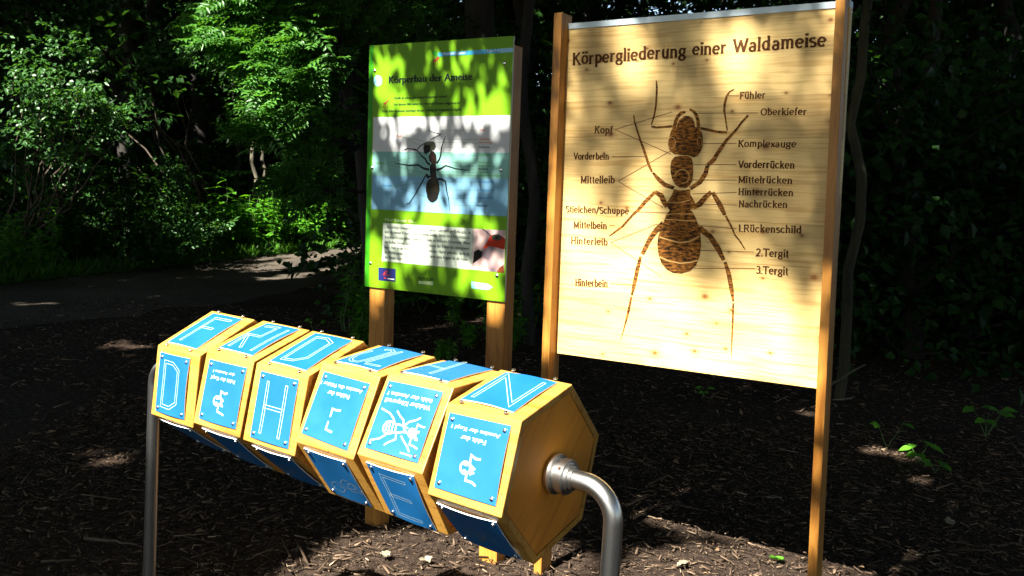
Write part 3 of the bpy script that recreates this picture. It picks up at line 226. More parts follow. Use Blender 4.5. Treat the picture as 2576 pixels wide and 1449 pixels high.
    if edge is not None:
        col = mixc(nt, 1.0, col, edge.outputs[0], 'MULTIPLY')
        tint = ramp(nt, pr, [(0.0, (0.88, 0.84, 0.78)), (1.0, (1.05, 1.05, 1.05))]); col = mixc(nt, 1.0, col, tint.outputs[0], 'MULTIPLY')
    L.new(col, b.inputs['Base Color']); b.inputs['Roughness'].default_value = rough; b.inputs['Specular IOR Level'].default_value = 0.35
    bp = N(nt, 'ShaderNodeBump', i_Strength=0.12, i_Distance=0.002); L.new(nz.outputs[0], bp.inputs['Height']); L.new(bp.outputs[0], b.inputs['Normal'])
    return mt
M = {}
M['board'] = wood('pine_planks', 0, (0.74, 0.54, 0.225), (0.54, 0.335, 0.105), 2.4, planks=0.146, knots=0.5, rough=0.5, wob_=0.035)
M['post'] = wood('larch_post', 1, (0.46, 0.205, 0.036), (0.27, 0.10, 0.014), 1.2, rough=0.45)
M['block'] = wood('larch_block', 0, (0.50, 0.265, 0.052), (0.33, 0.135, 0.019), 1.3, rough=0.42, knots=0.12)
M['blockend'] = wood('larch_end', 2, (0.64, 0.245, 0.018), (0.43, 0.145, 0.010), 0.8, rough=0.75)
M['groove'] = plain('groove_dark', (0.06, 0.025, 0.008), 0.9)
M['steel'] = plain('brushed_steel', (0.58, 0.57, 0.55), 0.30, 1.0, 0.05)
M['screw'] = plain('screw_steel', (0.75, 0.74, 0.72), 0.22, 1.0)
M['capmetal'] = plain('zinc_cap', (0.52, 0.62, 0.66), 0.45, 0.25, 0.05)
def burn(name, a, b_, sx):
    mt, nt, b = mat(name); tc = N(nt, 'ShaderNodeTexCoord'); mp = N(nt, 'ShaderNodeMapping'); mp.inputs['Scale'].default_value = (sx, 130, 60)
    nt.links.new(tc.outputs['Object'], mp.inputs[0]); nz = N(nt, 'ShaderNodeTexNoise', i_Scale=1.0, i_Detail=4.0, i_Roughness=0.7)
    nt.links.new(mp.outputs[0], nz.inputs['Vector'])
    r = ramp(nt, nz.outputs[0], [(0.41, a), (0.67, b_)]); nt.links.new(r.outputs[0], b.inputs['Base Color'])
    b.inputs['Roughness'].default_value = 0.8; b.inputs['Specular IOR Level'].default_value = 0.15
    return mt
M['burn'] = burn('burnt_lettering', (0.035, 0.012, 0.004), (0.13, 0.048, 0.012), 130)
M['ant'] = burn('burnt_ant', (0.020, 0.008, 0.002), (0.34, 0.13, 0.020), 45)
M['line'] = plain('scorched_line', (0.14, 0.06, 0.015), 0.8)
M['cut'] = plain('bare_cut', (0.55, 0.30, 0.08), 0.7)
M['green'] = plain('sign_green', (0.125, 0.300, 0.004), 0.5, 0, 0.02, 0.2)
M['greenedge'] = plain('sign_green_strip', (0.030, 0.25, 0.006), 0.5, 0, 0.02, 0.2)
M['cyan'] = plain('sign_cyan', (0.03, 0.33, 0.55), 0.4)
M['cyan2'] = plain('sign_pale_blue', (0.20, 0.48, 0.66), 0.4)
M['cyan3'] = plain('sign_badge', (0.25, 0.68, 0.75), 0.4)
M['white'] = plain('sign_white', (0.75, 0.77, 0.72), 0.5, 0, 0, 0.15)
M['boxw'] = plain('sign_text_box', (0.62, 0.70, 0.55), 0.5, 0, 0, 0.15)
M['k'] = plain('print_black', (0.01, 0.012, 0.02), 0.6, 0, 0, 0.12); M['w'] = plain('print_white', (0.8, 0.85, 0.9), 0.6, 0, 0, 0.12)
M['l'] = plain('print_pale', (0.55, 0.72, 0.35), 0.6, 0, 0, 0.12); M['d'] = plain('print_grey_green', (0.10, 0.20, 0.04), 0.6, 0, 0, 0.12)
M['o'] = plain('print_orange', (0.55, 0.16, 0.02), 0.6, 0, 0, 0.12); M['g'] = plain('print_green', (0.08, 0.28, 0.03), 0.6, 0, 0, 0.12); M['b'] = plain('print_blue', (0.03, 0.22, 0.5), 0.6, 0, 0, 0.12)
M['pgrey'] = plain('picture_grey', (0.55, 0.56, 0.56), 0.5, 0, 0, 0.15); M['pteal'] = plain('picture_teal', (0.19, 0.40, 0.35), 0.5, 0, 0, 0.15); M['pblue'] = plain('picture_blue', (0.17, 0.36, 0.50), 0.5, 0, 0, 0.15)
M['pant'] = plain('picture_ant', (0.006, 0.005, 0.004), 0.5, 0, 0, 0.15); M['pbrown'] = plain('picture_thorax', (0.012, 0.005, 0.003), 0.5, 0, 0, 0.15); M['pshine'] = plain('picture_head', (0.05, 0.055, 0.035), 0.5, 0, 0, 0.15)
M['pgast'] = plain('picture_gaster', (0.012, 0.010, 0.004), 0.5, 0, 0, 0.15)
M['red'] = plain('print_red', (0.42, 0.03, 0.01), 0.6, 0, 0, 0.12); M['brownred'] = plain('print_red_brown', (0.22, 0.05, 0.015), 0.6, 0, 0, 0.12); M['navy'] = plain('print_navy', (0.008, 0.012, 0.10), 0.4); M['leafg'] = plain('print_leaf', (0.03, 0.22, 0.02), 0.6, 0, 0, 0.12)
M['panelside'] = plain('panel_side', (0.55, 0.58, 0.5), 0.5)
def blurred_photo():
    mt, nt, b = mat('blurred_macro_photo'); tc = N(nt, 'ShaderNodeTexCoord'); nz = N(nt, 'ShaderNodeTexNoise', i_Scale=13.0, i_Detail=1.0)
    nt.links.new(tc.outputs['Object'], nz.inputs['Vector'])
    r = ramp(nt, nz.outputs[0], [(0.36, (0.10, 0.07, 0.08)), (0.5, (0.42, 0.27, 0.25)), (0.62, (0.75, 0.55, 0.50))]); nt.links.new(r.outputs[0], b.inputs['Base Color']); b.inputs['Roughness'].default_value = 0.4
    return mt
M['macro'] = blurred_photo()
def plate_blue():
    mt, nt, b = mat('blue_plate'); tc = N(nt, 'ShaderNodeTexCoord'); nz = N(nt, 'ShaderNodeTexNoise', i_Scale=9.0, i_Detail=6.0)
    nt.links.new(tc.outputs['Object'], nz.inputs['Vector'])
    r = ramp(nt, nz.outputs[0], [(0.3, (0.006, 0.090, 0.255)), (0.7, (0.009, 0.114, 0.300))]); nt.links.new(r.outputs[0], b.inputs['Base Color'])
    rr = ramp(nt, nz.outputs[0], [(0.3, (0.30, 0.30, 0.30)), (0.7, (0.44, 0.44, 0.44))]); nt.links.new(rr.outputs[0], b.inputs['Roughness'])
    b.inputs['Specular IOR Level'].default_value = 0.5
    return mt
M['plate'] = plate_blue()
M['plate_core'] = plain('plate_white_core', (0.80, 0.82, 0.80), 0.5)
M['engrave'] = plain('engraved_white', (0.52, 0.66, 0.62), 0.6)
M['chalk'] = plain('chalk_scribble', (0.25, 0.22, 0.17), 0.8)
def leaf_mat(name, lo, hi, tr, rough=0.42):
    mt, nt, b = mat(name); L = nt.links; out = nt.nodes['Material Output']
    at_ = N(nt, 'ShaderNodeAttribute', attribute_name='tone'); r = ramp(nt, at_.outputs['Fac'], [(0.0, lo), (1.0, hi)])
    L.new(r.outputs[0], b.inputs['Base Color']); b.inputs['Roughness'].default_value = rough; b.inputs['Specular IOR Level'].default_value = 0.4 if name != 'forest_leaf' else 0.15
    t = N(nt, 'ShaderNodeBsdfTranslucent'); tm = mixc(nt, 1.0, r.outputs[0], tr, 'MULTIPLY'); L.new(tm, t.inputs[0])
    mx = N(nt, 'ShaderNodeMixShader', i_0=0.35); L.new(b.outputs[0], mx.inputs[1]); L.new(t.outputs[0], mx.inputs[2]); L.new(mx.outputs[0], out.inputs[0])
    return mt
M['ash'] = leaf_mat('ash_leaf', (0.028, 0.105, 0.014), (0.090, 0.26, 0.040), (1.6, 1.5, 0.5))
M['hazel'] = leaf_mat('hazel_leaf', (0.020, 0.070, 0.016), (0.060, 0.17, 0.040), (1.6, 1.5, 0.5))
M['herb'] = leaf_mat('herb_leaf', (0.038, 0.15, 0.010), (0.105, 0.32, 0.020), (1.6, 1.5, 0.4), 0.5)
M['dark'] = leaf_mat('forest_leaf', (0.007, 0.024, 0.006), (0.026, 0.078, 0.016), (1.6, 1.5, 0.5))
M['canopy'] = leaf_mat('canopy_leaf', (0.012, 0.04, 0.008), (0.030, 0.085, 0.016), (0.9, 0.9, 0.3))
M['grass'] = leaf_mat('grass_blade', (0.035, 0.12, 0.008), (0.10, 0.28, 0.020), (1.5, 1.5, 0.4), 0.5)
def bark(name, a, b_, sc=9.0):
    mt, nt, b = mat(name); tc = N(nt, 'ShaderNodeTexCoord'); mp = N(nt, 'ShaderNodeMapping'); mp.inputs['Scale'].default_value = (sc, sc, sc * 0.22)
    nt.links.new(tc.outputs['Object'], mp.inputs[0]); nz = N(nt, 'ShaderNodeTexNoise', i_Scale=1.0, i_Detail=6.0, i_Roughness=0.7); nt.links.new(mp.outputs[0], nz.inputs['Vector'])
    r = ramp(nt, nz.outputs[0], [(0.35, a), (0.65, b_)]); nt.links.new(r.outputs[0], b.inputs['Base Color']); b.inputs['Roughness'].default_value = 0.9
    bp = N(nt, 'ShaderNodeBump', i_Strength=0.6, i_Distance=0.02); nt.links.new(nz.outputs[0], bp.inputs['Height']); nt.links.new(bp.outputs[0], b.inputs['Normal'])
    return mt
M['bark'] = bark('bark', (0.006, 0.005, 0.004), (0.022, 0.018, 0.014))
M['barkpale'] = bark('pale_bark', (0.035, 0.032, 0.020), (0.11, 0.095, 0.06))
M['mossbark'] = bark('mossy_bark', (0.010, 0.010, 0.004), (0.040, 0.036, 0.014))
M['twig'] = plain('twig', (0.05, 0.035, 0.02), 0.8); M['stem'] = plain('green_stem', (0.05, 0.11, 0.02), 0.7)
def earth(name, cols, sc):
    mt, nt, b = mat(name); tc = N(nt, 'ShaderNodeTexCoord'); L = nt.links
    n1 = N(nt, 'ShaderNodeTexNoise', i_Scale=sc, i_Detail=8.0, i_Roughness=0.75); L.new(tc.outputs['Object'], n1.inputs['Vector'])
    n2 = N(nt, 'ShaderNodeTexNoise', i_Scale=0.7, i_Detail=4.0); L.new(tc.outputs['Object'], n2.inputs['Vector'])
    r = ramp(nt, n1.outputs[0], [(0.32, cols[0]), (0.5, cols[1]), (0.68, cols[2])])
    r2 = ramp(nt, n2.outputs[0], [(0.35, (0.7, 0.7, 0.7)), (0.65, (1.15, 1.12, 1.1))])
    L.new(mixc(nt, 1.0, r.outputs[0], r2.outputs[0], 'MULTIPLY'), b.inputs['Base Color']); b.inputs['Roughness'].default_value = 0.95; b.inputs['Specular IOR Level'].default_value = 0.1
    bp = N(nt, 'ShaderNodeBump', i_Strength=0.9, i_Distance=0.03); L.new(n1.outputs[0], bp.inputs['Height']); L.new(bp.outputs[0], b.inputs['Normal'])
    return mt
M['soil'] = earth('forest_soil', ((0.012, 0.008, 0.006), (0.045, 0.031, 0.022), (0.11, 0.078, 0.055)), 26.0)
M['path'] = earth('gravel_path', ((0.040, 0.034, 0.027), (0.085, 0.072, 0.056), (0.155, 0.132, 0.105)), 34.0)
def chip_mat():
    mt, nt, b = mat('bark_chips'); a_ = N(nt, 'ShaderNodeAttribute', attribute_name='tone')
    r = ramp(nt, a_.outputs['Fac'], [(0.0, (0.018, 0.012, 0.008)), (0.45, (0.075, 0.051, 0.034)), (0.8, (0.21, 0.145, 0.095)), (1.0, (0.42, 0.33, 0.22))])
    nt.links.new(r.outputs[0], b.inputs['Base Color']); b.inputs['Roughness'].default_value = 0.9; b.inputs['Specular IOR Level'].default_value = 0.1
    return mt
M['chip'] = chip_mat()
M['deadleaf'] = plain('dead_leaf', (0.16, 0.10, 0.05), 0.8, 0, 0.35); M['paleleaf'] = plain('pale_leaf', (0.24, 0.21, 0.14), 0.7, 0, 0.2)

# ------------------------------------------------------------------ lettering
_tcache = {}
def text_geom(s):
    """2-D outline of a string in the built-in face, baseline at y=0; returns vertices, faces, width, cap height"""
    if s in _tcache: return _tcache[s]
    c = bpy.data.curves.new('lettering', 'FONT'); c.body = s; c.size = 1.0; c.resolution_u = 2
    o = bpy.data.objects.new('lettering', c); COL.objects.link(o); bpy.context.view_layer.update()
    dg = bpy.context.evaluated_depsgraph_get(); me = bpy.data.meshes.new_from_object(o.evaluated_get(dg))
    v = [(q.co.x, q.co.y) for q in me.vertices]; f = [tuple(p.vertices) for p in me.polygons]
    bpy.data.objects.remove(o); bpy.data.curves.remove(c); bpy.data.meshes.remove(me)
    x0 = min(q[0] for q in v); v = [(q[0] - x0, q[1]) for q in v]
    _tcache[s] = (v, f, max(q[0] for q in v)); return _tcache[s]
CAPH = 0.70
def put_text(mb, s, a, b, cap, z, m, zf=None, bold=0.0):
    v, f, w = text_geom(s); a = Vector(a); b = Vector(b); d = b - a; ln = d.length; d = d / ln; u = Vector((-d.y, d.x))
    vs = []
    for x, y in v:
        p = a + d * (x / w * ln) + u * (y / CAPH * cap); vs.append((p.x, p.y, z + (zf(p.x, p.y) if zf else 0)))
    fs = []
    for q in f:
        A, B, C_ = (Vector(vs[i]) for i in q[:3]); fs.append(q if (B - A).cross(C_ - A).z > 0 else q[::-1])
    mb.add(vs, fs, m)
    if bold:
        mb.add([(x + d.x * bold, y + d.y * bold, zz + 0.0002) for x, y, zz in vs], fs, m)

def arc(cx, cy, rx, ry, a0, a1, n=9): return [(cx + rx * math.cos(rad(a0 + (a1 - a0) * i / n)), cy + ry * math.sin(rad(a0 + (a1 - a0) * i / n))) for i in range(n + 1)]
# hand-burnt slab letters: every glyph is a list of pen strokes, x-height 1
def stem(x, y0, y1, b=1, t=1):
    o = [[(x, y0), (x, y1)]]
    if b: o.append([(x - .17, y0 + .04), (x + .17, y0 + .04)])
    if t == 1: o.append([(x - .17, y1 - .04), (x + .03, y1 - .04)])
    if t == 2: o.append([(x - .17, y1 - .04), (x + .17, y1 - .04)])
    return o
def dots(x): return [[(x - .2, 1.2), (x - .2, 1.46)], [(x + .2, 1.2), (x + .2, 1.46)]]
GL = {
'o': ([arc(.45, .5, .34, .45, 0, 360, 16)], .98), 'c': ([arc(.45, .5, .34, .45, 42, 318, 12)], .9), 'e': ([arc(.45, .5, .34, .45, 5, 318, 13), [(.12, .52), (.78, .52)]], .95),
'a': ([arc(.4, .66, .25, .29, 155, 0, 7) + [(.65, .1), (.74, .05)], arc(.38, .28, .26, .24, 50, 310, 9)], .9),
'b': (stem(.2, 0, 1.5, 0) + [arc(.46, .5, .32, .44, 150, -150, 12)], .98), 'd': (stem(.74, 0, 1.5) + [arc(.46, .5, .32, .44, 30, 330, 12)], 1.05),
'p': (stem(.22, -.42, 1) + [arc(.48, .5, .32, .44, 150, -150, 12)], 1.0), 'g': ([arc(.42, .62, .28, .33, 0, 360, 12), arc(.42, -.08, .34, .26, 0, 360, 12), [(.3, .3), (.25, .2), (.5, .15)], [(.62, .85), (.85, .95)]], .95),
'h': (stem(.2, 0, 1.5) + [arc(.46, .62, .27, .32, 165, 0, 7) + [(.73, .0)], [(.58, .04), (.88, .04)]], 1.02), 'n': (stem(.2, 0, 1) + [arc(.46, .62, .27, .32, 165, 0, 7) + [(.73, .0)], [(.58, .04), (.88, .04)]], 1.02),
'm': (stem(.2, 0, 1) + [arc(.44, .62, .25, .32, 165, 0, 7) + [(.69, .0)], arc(.93, .62, .24, .32, 165, 0, 7) + [(1.17, .0)], [(.56, .04), (.82, .04)], [(1.04, .04), (1.3, .04)]], 1.45),
'u': ([[(.08, .96), (.2, .96), (.2, .38)] + arc(.46, .38, .26, .32, 180, 330, 7), [(.6, .96), (.73, .96), (.73, .05), (.86, .04)]], 1.0),
'r': (stem(.2, 0, 1) + [arc(.46, .6, .26, .32, 165, 55, 6)], .74), 'i': (stem(.2, 0, 1) + [[(.2, 1.2), (.2, 1.46)]], .46), 'l': (stem(.2, 0, 1.5), .46),
't': ([[(.25, 1.32), (.25, .25)] + arc(.42, .24, .17, .2, 180, 300, 5), [(.05, .95), (.5, .95)]], .6), 'f': ([[(.25, 0), (.25, 1.2)] + arc(.44, 1.2, .19, .26, 180, 50, 5), [(.05, .95), (.5, .95)], [(.08, .04), (.44, .04)]], .6),
'k': (stem(.2, 0, 1.5) + [[(.72, .96), (.28, .48)], [(.4, .6), (.8, .0)], [(.55, .96), (.85, .96)], [(.62, .04), (.92, .04)]], .98), 'x': ([[(.12, .98), (.76, .02)], [(.76, .98), (.12, .02)]], .9),
's': ([arc(.38, .74, .25, .22, 30, 250, 7) + arc(.38, .26, .27, .23, 80, -150, 7)], .78),
'K': (stem(.24, 0, 1.42, 1, 2) + [[(.92, 1.38), (.32, .68)], [(.48, .85), (1.0, .0)], [(.75, 1.38), (1.08, 1.38)], [(.82, .04), (1.14, .04)]], 1.2),
'W': ([[(.12, 1.38), (.48, .0)], [(.48, .0), (.82, 1.3)], [(.82, 1.3), (1.16, .0)], [(1.16, .0), (1.5, 1.38)], [(-.02, 1.38), (.3, 1.38)], [(1.36, 1.38), (1.64, 1.38)]], 1.7),
'F': (stem(.24, 0, 1.42, 1, 2) + [[(.24, 1.37), (.86, 1.37), (.86, 1.18)], [(.24, .74), (.7, .74)]], .98), 'O': ([arc(.62, .71, .5, .66, 0, 360, 18)], 1.3),
'V': ([[(.1, 1.38), (.55, .0)], [(.55, .0), (1.0, 1.38)], [(-.05, 1.38), (.26, 1.38)], [(.85, 1.38), (1.15, 1.38)]], 1.15), 'M': (stem(.22, 0, 1.42, 1, 2) + [[(.22, 1.38), (.68, .2)], [(.68, .2), (1.14, 1.38)]] + stem(1.14, 0, 1.42, 1, 2), 1.4),
'H': (stem(.24, 0, 1.42, 1, 2) + stem(.96, 0, 1.42, 1, 2) + [[(.24, .72), (.96, .72)]], 1.22), 'N': (stem(.24, 0, 1.42, 1, 1) + [[(.24, 1.4), (.98, .02)], [(.98, .0), (.98, 1.42)], [(.82, 1.38), (1.14, 1.38)]], 1.26),
'S': ([arc(.5, 1.05, .34, .33, 30, 255, 8) + arc(.5, .36, .36, .34, 85, -150, 8)], 1.0), 'R': (stem(.24, 0, 1.42, 1, 1) + [[(.24, 1.38), (.6, 1.36)] + arc(.6, 1.05, .3, .31, 80, -90, 7) + [(.24, .74)], [(.55, .74), (1.0, .0)], [(.86, .04), (1.12, .04)]], 1.16),
'T': (stem(.55, 0, 1.42, 1, 0) + [[(.06, 1.2), (.06, 1.38), (1.04, 1.38), (1.04, 1.2)]], 1.12), '1': (stem(.3, 0, 1.42, 1, 0) + [[(.3, 1.4), (.1, 1.15)]], .62),
'2': ([arc(.42, 1.02, .32, .36, 165, -20, 8) + [(.1, .06), (.82, .06)]], .98), '3': ([arc(.4, 1.05, .29, .32, 150, -80, 8), arc(.4, .36, .34, .34, 90, -150, 9)], .92),
'.': ([[(.16, .0), (.16, .17)]], .4), '/': ([[(.05, -.15), (.6, 1.45)]], .7), ' ': ([], .5)}
GL['ö'] = (GL['o'][0] + dots(.45), .98); GL['ü'] = (GL['u'][0] + dots(.46), 1.0)
def slab_text(mb, s, x0, y0, x1, y1, cap, z, m):
    w = sum(GL[c][1] for c in s); d = Vector((x1 - x0, y1 - y0)); ln = d.length; d /= ln; u = Vector((-d.y, d.x))
    kx, ky = ln / w, cap / 1.42; T, t = 0.29, 0.165; cx = 0.0; q = 0
    for c in s:
        jx, jy = random.uniform(-.02, .02), random.uniform(-.04, .04)
        for st in GL[c][0]:
            pts = []; ws = []
            for i, (x, y) in enumerate(st):
                a = st[max(i-1, 0)]; b = st[min(i+1, len(st)-1)]; dx, dy = b[0] - a[0], b[1] - a[1]; l = math.hypot(dx, dy) or 1
                ws.append((t + (T - t) * abs(dy) / l) * ky * random.uniform(.9, 1.12))
                p = Vector((x0, y0)) + d * ((cx + x + jx) * kx) + u * ((y + jy) * ky); pts.append((p.x, p.y))
            if len(st) == 2 and abs(st[1][1] - st[0][1]) < .3 and st[0][0] == st[1][0]: ws = [w * 1.25 for w in ws]
            mb.ribbon(pts, ws, z + 0.00008 * (q % 7), m); q += 1
        cx += GL[c][1]

def frame(origin, yaw, tilt):
    d = Vector((math.cos(yaw), math.sin(yaw), 0)); n = Vector((-math.sin(tilt) * d.x, -math.sin(tilt) * d.y, math.cos(tilt)))
    d = d * math.cos(tilt) + Vector((0, 0, math.sin(tilt))); k = d.cross(n)
    mt = Matrix((d, n, k)).transposed().to_4x4(); mt.translation = Vector(origin); return mt

# ------------------------------------------------------------------ the ground
def sheet(name, pts, z, m, kind='structure'):
    b = MB(); b.poly(pts, z, m); o = b.build(name); tag(o, kind=kind); return o
g = sheet('ground', [(-90, -60), (90, -60), (90, 120), (-90, 120)], 0.0, M['soil'])
pfar = [(-14.0, -4.0), (-11.0, 2.0), (-8.2, 7.2), (-5.95, 10.8), (-5.0, 13.3), (-4.3, 15.1), (-2.85, 18.8), (-0.5, 20.6), (6, 21.6), (16, 21.8)]
pnear = [(-9.5, -4.0), (-7.6, 1.0), (-5.9, 5.2), (-4.4, 8.0), (-2.95, 10.3), (-2.0, 13.2), (-0.6, 16.4), (1.5, 18.2), (7, 19.2), (16, 19.4)]
def wavy(pts, k=6, amp=0.12):
    o = []
    for a, b in zip(pts, pts[1:]):
        for i in range(k):
            t = i / k; x = a[0] + (b[0] - a[0]) * t; y = a[1] + (b[1] - a[1]) * t
            o.append((x + random.uniform(-amp, amp), y + random.uniform(-amp, amp)))
    return o + [pts[-1]]
sheet('path', wavy(pfar) + wavy(pnear)[::-1], 0.005, M['path'])

# ------------------------------------------------------------------ wooden board
B = empty('ant_board', frame((0.2836, 3.5589, 0), -0.5618, 0.0263))
tag(B, 'large pine plank board with a burnt ant diagram, standing between two orange wooden posts', 'board')
BW, BT, BB = 0.995, 2.178, 0.904
mb = MB(); mb.box(-0.012, 1.045, BB, BT, -0.035, 0.0, M['board'])
for s, x0, y0, x1, y1, cap in BTEXT: slab_text(mb, s, x0, y0, x1, y1, cap, 0.0012, M['burn'])
for i, p in enumerate(BLINES): mb.ribbon(p, 0.0026, 0.0006 + 0.00003 * (i % 7), M['line'])
panel = mb.build('plank_panel', B)
mb = MB(); mb.box(-0.012, 1.045, BT + .0005, 2.2, -0.040, 0.004, M['capmetal']); mb.build('metal_cap', B)
mb = MB()
for i, p in enumerate(BPOLY): mb.poly(p, 0.0016 + i * 0.0003, M['ant'])
for i, (p, w) in enumerate(BLEGS): mb.ribbon(p, [q * .9 for q in w], 0.0010 + 0.00004 * (i % 9), M['ant'])
for p, w in BCUTS: mb.ribbon(p, w * 0.8, 0.0029, M['cut'])
mb.build('burnt_ant', panel)
def post(parent, x0, x1, top, depth0, depth1, lean, m):
    b = MB(); ys = (-0.15, top); vs = []
    for y in ys:
        s = lean * (top - y); vs += [(x0 - s, y, depth0), (x1 - s, y, depth0), (x1 - s, y, depth1), (x0 - s, y, depth1)]
    b.add(vs, [(3, 2, 1, 0), (4, 5, 6, 7), (0, 1, 5, 4), (1, 2, 6, 5), (2, 3, 7, 6), (3, 0, 4, 7)], m)
    bm = bmesh.new(); bm.from_mesh(b.mesh('tmp')); bmesh.ops.recalc_face_normals(bm, faces=bm.faces)
    bmesh.ops.bevel(bm, geom=bm.edges[:], offset=0.003, segments=2, affect='EDGES', profile=0.6)
    me = bpy.data.meshes.new('post'); bm.to_mesh(me); bm.free(); me.materials.clear(); me.materials.append(m); link('post', me, parent)
post(B, -0.0317, 0.0031, 2.235, -0.03, 0.055, 0.0055, M['post'])
post(B, 1.0085, 1.0395, 2.30, -0.03, 0.055, -0.0075, M['post'])

# ------------------------------------------------------------------ printed sign
G = empty('information_sign', frame((-0.5568, 3.9683, 0), -0.5536, 0.0196))
tag(G, 'bright green printed information sign about the ant, on two wooden posts', 'sign')
GW, GT, GB = 0.728, 2.132, 1.082
mb = MB(); mb.box(0, GW, GB, GT, -0.010, -0.0006, M['panelside']); mb.add([(0, GB, 0), (GW, GB, 0), (GW, GT, 0), (0, GT, 0)], [(0, 1, 2, 3)], M['green'])
mb.poly([(0.001, GT - .001), (0.024, GT - .001), (0.024, GB + .001), (0.001, GB + .001)], 0.0005, M['greenedge'])
mb.poly(GPOLY['band'], 0.0008, M['cyan']); mb.poly(GPOLY['band2'], 0.0008, M['cyan2']); mb.poly(GPOLY['oval'], 0.0010, M['cyan3'])
mb.poly(GPOLY['leaf'], 0.0010, M['leafg']); mb.poly(GPOLY['antlogo'], 0.0014, M['brownred']); mb.poly(GPOLY['antsmall'], 0.0012, M['brownred'])
for cx_, cy_, sx in ((GPOLY['antlogo'][3], None, 1), (GPOLY['antsmall'][3], None, 1)):
    for dx in (-.018, -.008, .003): mb.ribbon([(cx_[0] + dx, cx_[1] - .018), (cx_[0] + dx - .002, cx_[1] - .034)], .0022, 0.0011, M['brownred'])
mb.poly(GPOLY['box'], 0.0008, M['boxw']); mb.poly(GPOLY['badge'], 0.0008, M['cyan3']); mb.poly(GPOLY['plen'], 0.0008, M['l'])
for s, ax_, ay_, bx_, by_, cap, k in GTEXT: put_text(mb, s, (ax_, ay_), (bx_, by_), cap, .0012 if k != 'k' or cap < .02 else .0015, M[k], bold=.0030 if s.startswith('Körperbau') else .0006)
gpan = mb.build('sign_panel', G)
mb = MB(); q = GPOLY['picture']; x0, y1, x1, y0 = q[0][0], q[0][1], q[1][0], q[3][1] + .010
yt = GPOLY['teal'][0][1]; yb = GPOLY['teal'][3][1]
rows = [(y1, 'pgrey'), (yt, 'pteal'), (yb + .004, 'pblue'), (y0, None)]
for (a, mm), (b_, _) in zip(rows, rows[1:]): mb.add([(x0, b_, .0008), (x1, b_, .0008), (x1, a, .0008), (x0, a, .0008)], [(0, 1, 2, 3)], M[mm])
for i, p in enumerate(GLINES): mb.ribbon(p, .0011, .0011 + .00002 * (i % 5), M['d'])
for i, (p, w) in enumerate(GLEGS): mb.ribbon(p, w, .0014 + .00003 * i, M['pant'])
for p, mm, z in zip(GANT, ('pshine', 'pbrown', 'pant', 'pgast'), (.0022, .0024, .0020, .0021)): mb.poly(p, z, M[mm])
c = GANT[0]; cxm = sum(p[0] for p in c) / len(c); cym = sum(p[1] for p in c) / len(c)
mb.poly([(cxm + (x - cxm) * .55 - .012, cym + (y - cym) * .8 - .010) for x, y in c], .0026, M['pant'])
c = GANT[3]; cxm = sum(p[0] for p in c) / len(c); cym = sum(p[1] for p in c) / len(c)
mb.poly([(cxm + (x - cxm) * .8, cym + (y - cym) * .45 - .028) for x, y in c], .0025, M['pant'])
mb.build('ant_picture', gpan)
mb = MB(); mb.poly(GPOLY['photo'], .0009, M['macro']); mb.poly(GPOLY['redhead'], .0013, M['red']); mb.poly(GPOLY['gaze'], .0016, M['pshine'])
c = GPOLY['gaze']; cxm = sum(p[0] for p in c) / len(c); cym = sum(p[1] for p in c) / len(c)
mb.poly([(cxm + (x - cxm) * .35, cym + (y - cym) * .35) for x, y in c], .0019, M['pant'])
mb.ribbon(GPOLY['feel'], .004, .0015, M['pant']); mb.poly(GPOLY['foot'], .0013, M['brownred']); mb.poly(GPOLY['blur1'], .0011, M['pant'])
mb.build('macro_photo', gpan)
mb = MB(); mb.poly(GPOLY['logo'], .0009, M['navy'])
lx, ly = GPOLY['logo'][3][0], GPOLY['logo'][3][1]; lw = GPOLY['logo'][1][0] - lx; lh = GPOLY['logo'][0][1] - ly
for u, v in ((.45, .72), (.36, .6), (.32, .47), (.55, .45), (.38, .22)):
    mb.poly([(lx + (u - .09) * lw, ly + (v + .02) * lh), (lx + u * lw, ly + (v + .07) * lh), (lx + (u + .12) * lw, ly + (v - .02) * lh), (lx + u * lw, ly + (v - .05) * lh)], .0013, M['red'])
mb.ribbon([(lx + .55 * lw, ly + .20 * lh), (lx + .93 * lw, ly + .19 * lh)], .005, .0014, M['white'])
mb.build('logo', gpan)
for x, y in GSCREW:
    b = MB(); b.dome((x, y, 0.0003), .0075, .005, (0, 0, 1), M['screw']); b.build('bolt', gpan)
post(G, 0.020, 0.106, 2.10, -0.080, -0.0105, 0.0, M['post'])
post(G, 0.638, 0.7245, 2.10, -0.080, -0.0105, 0.0, M['post'])

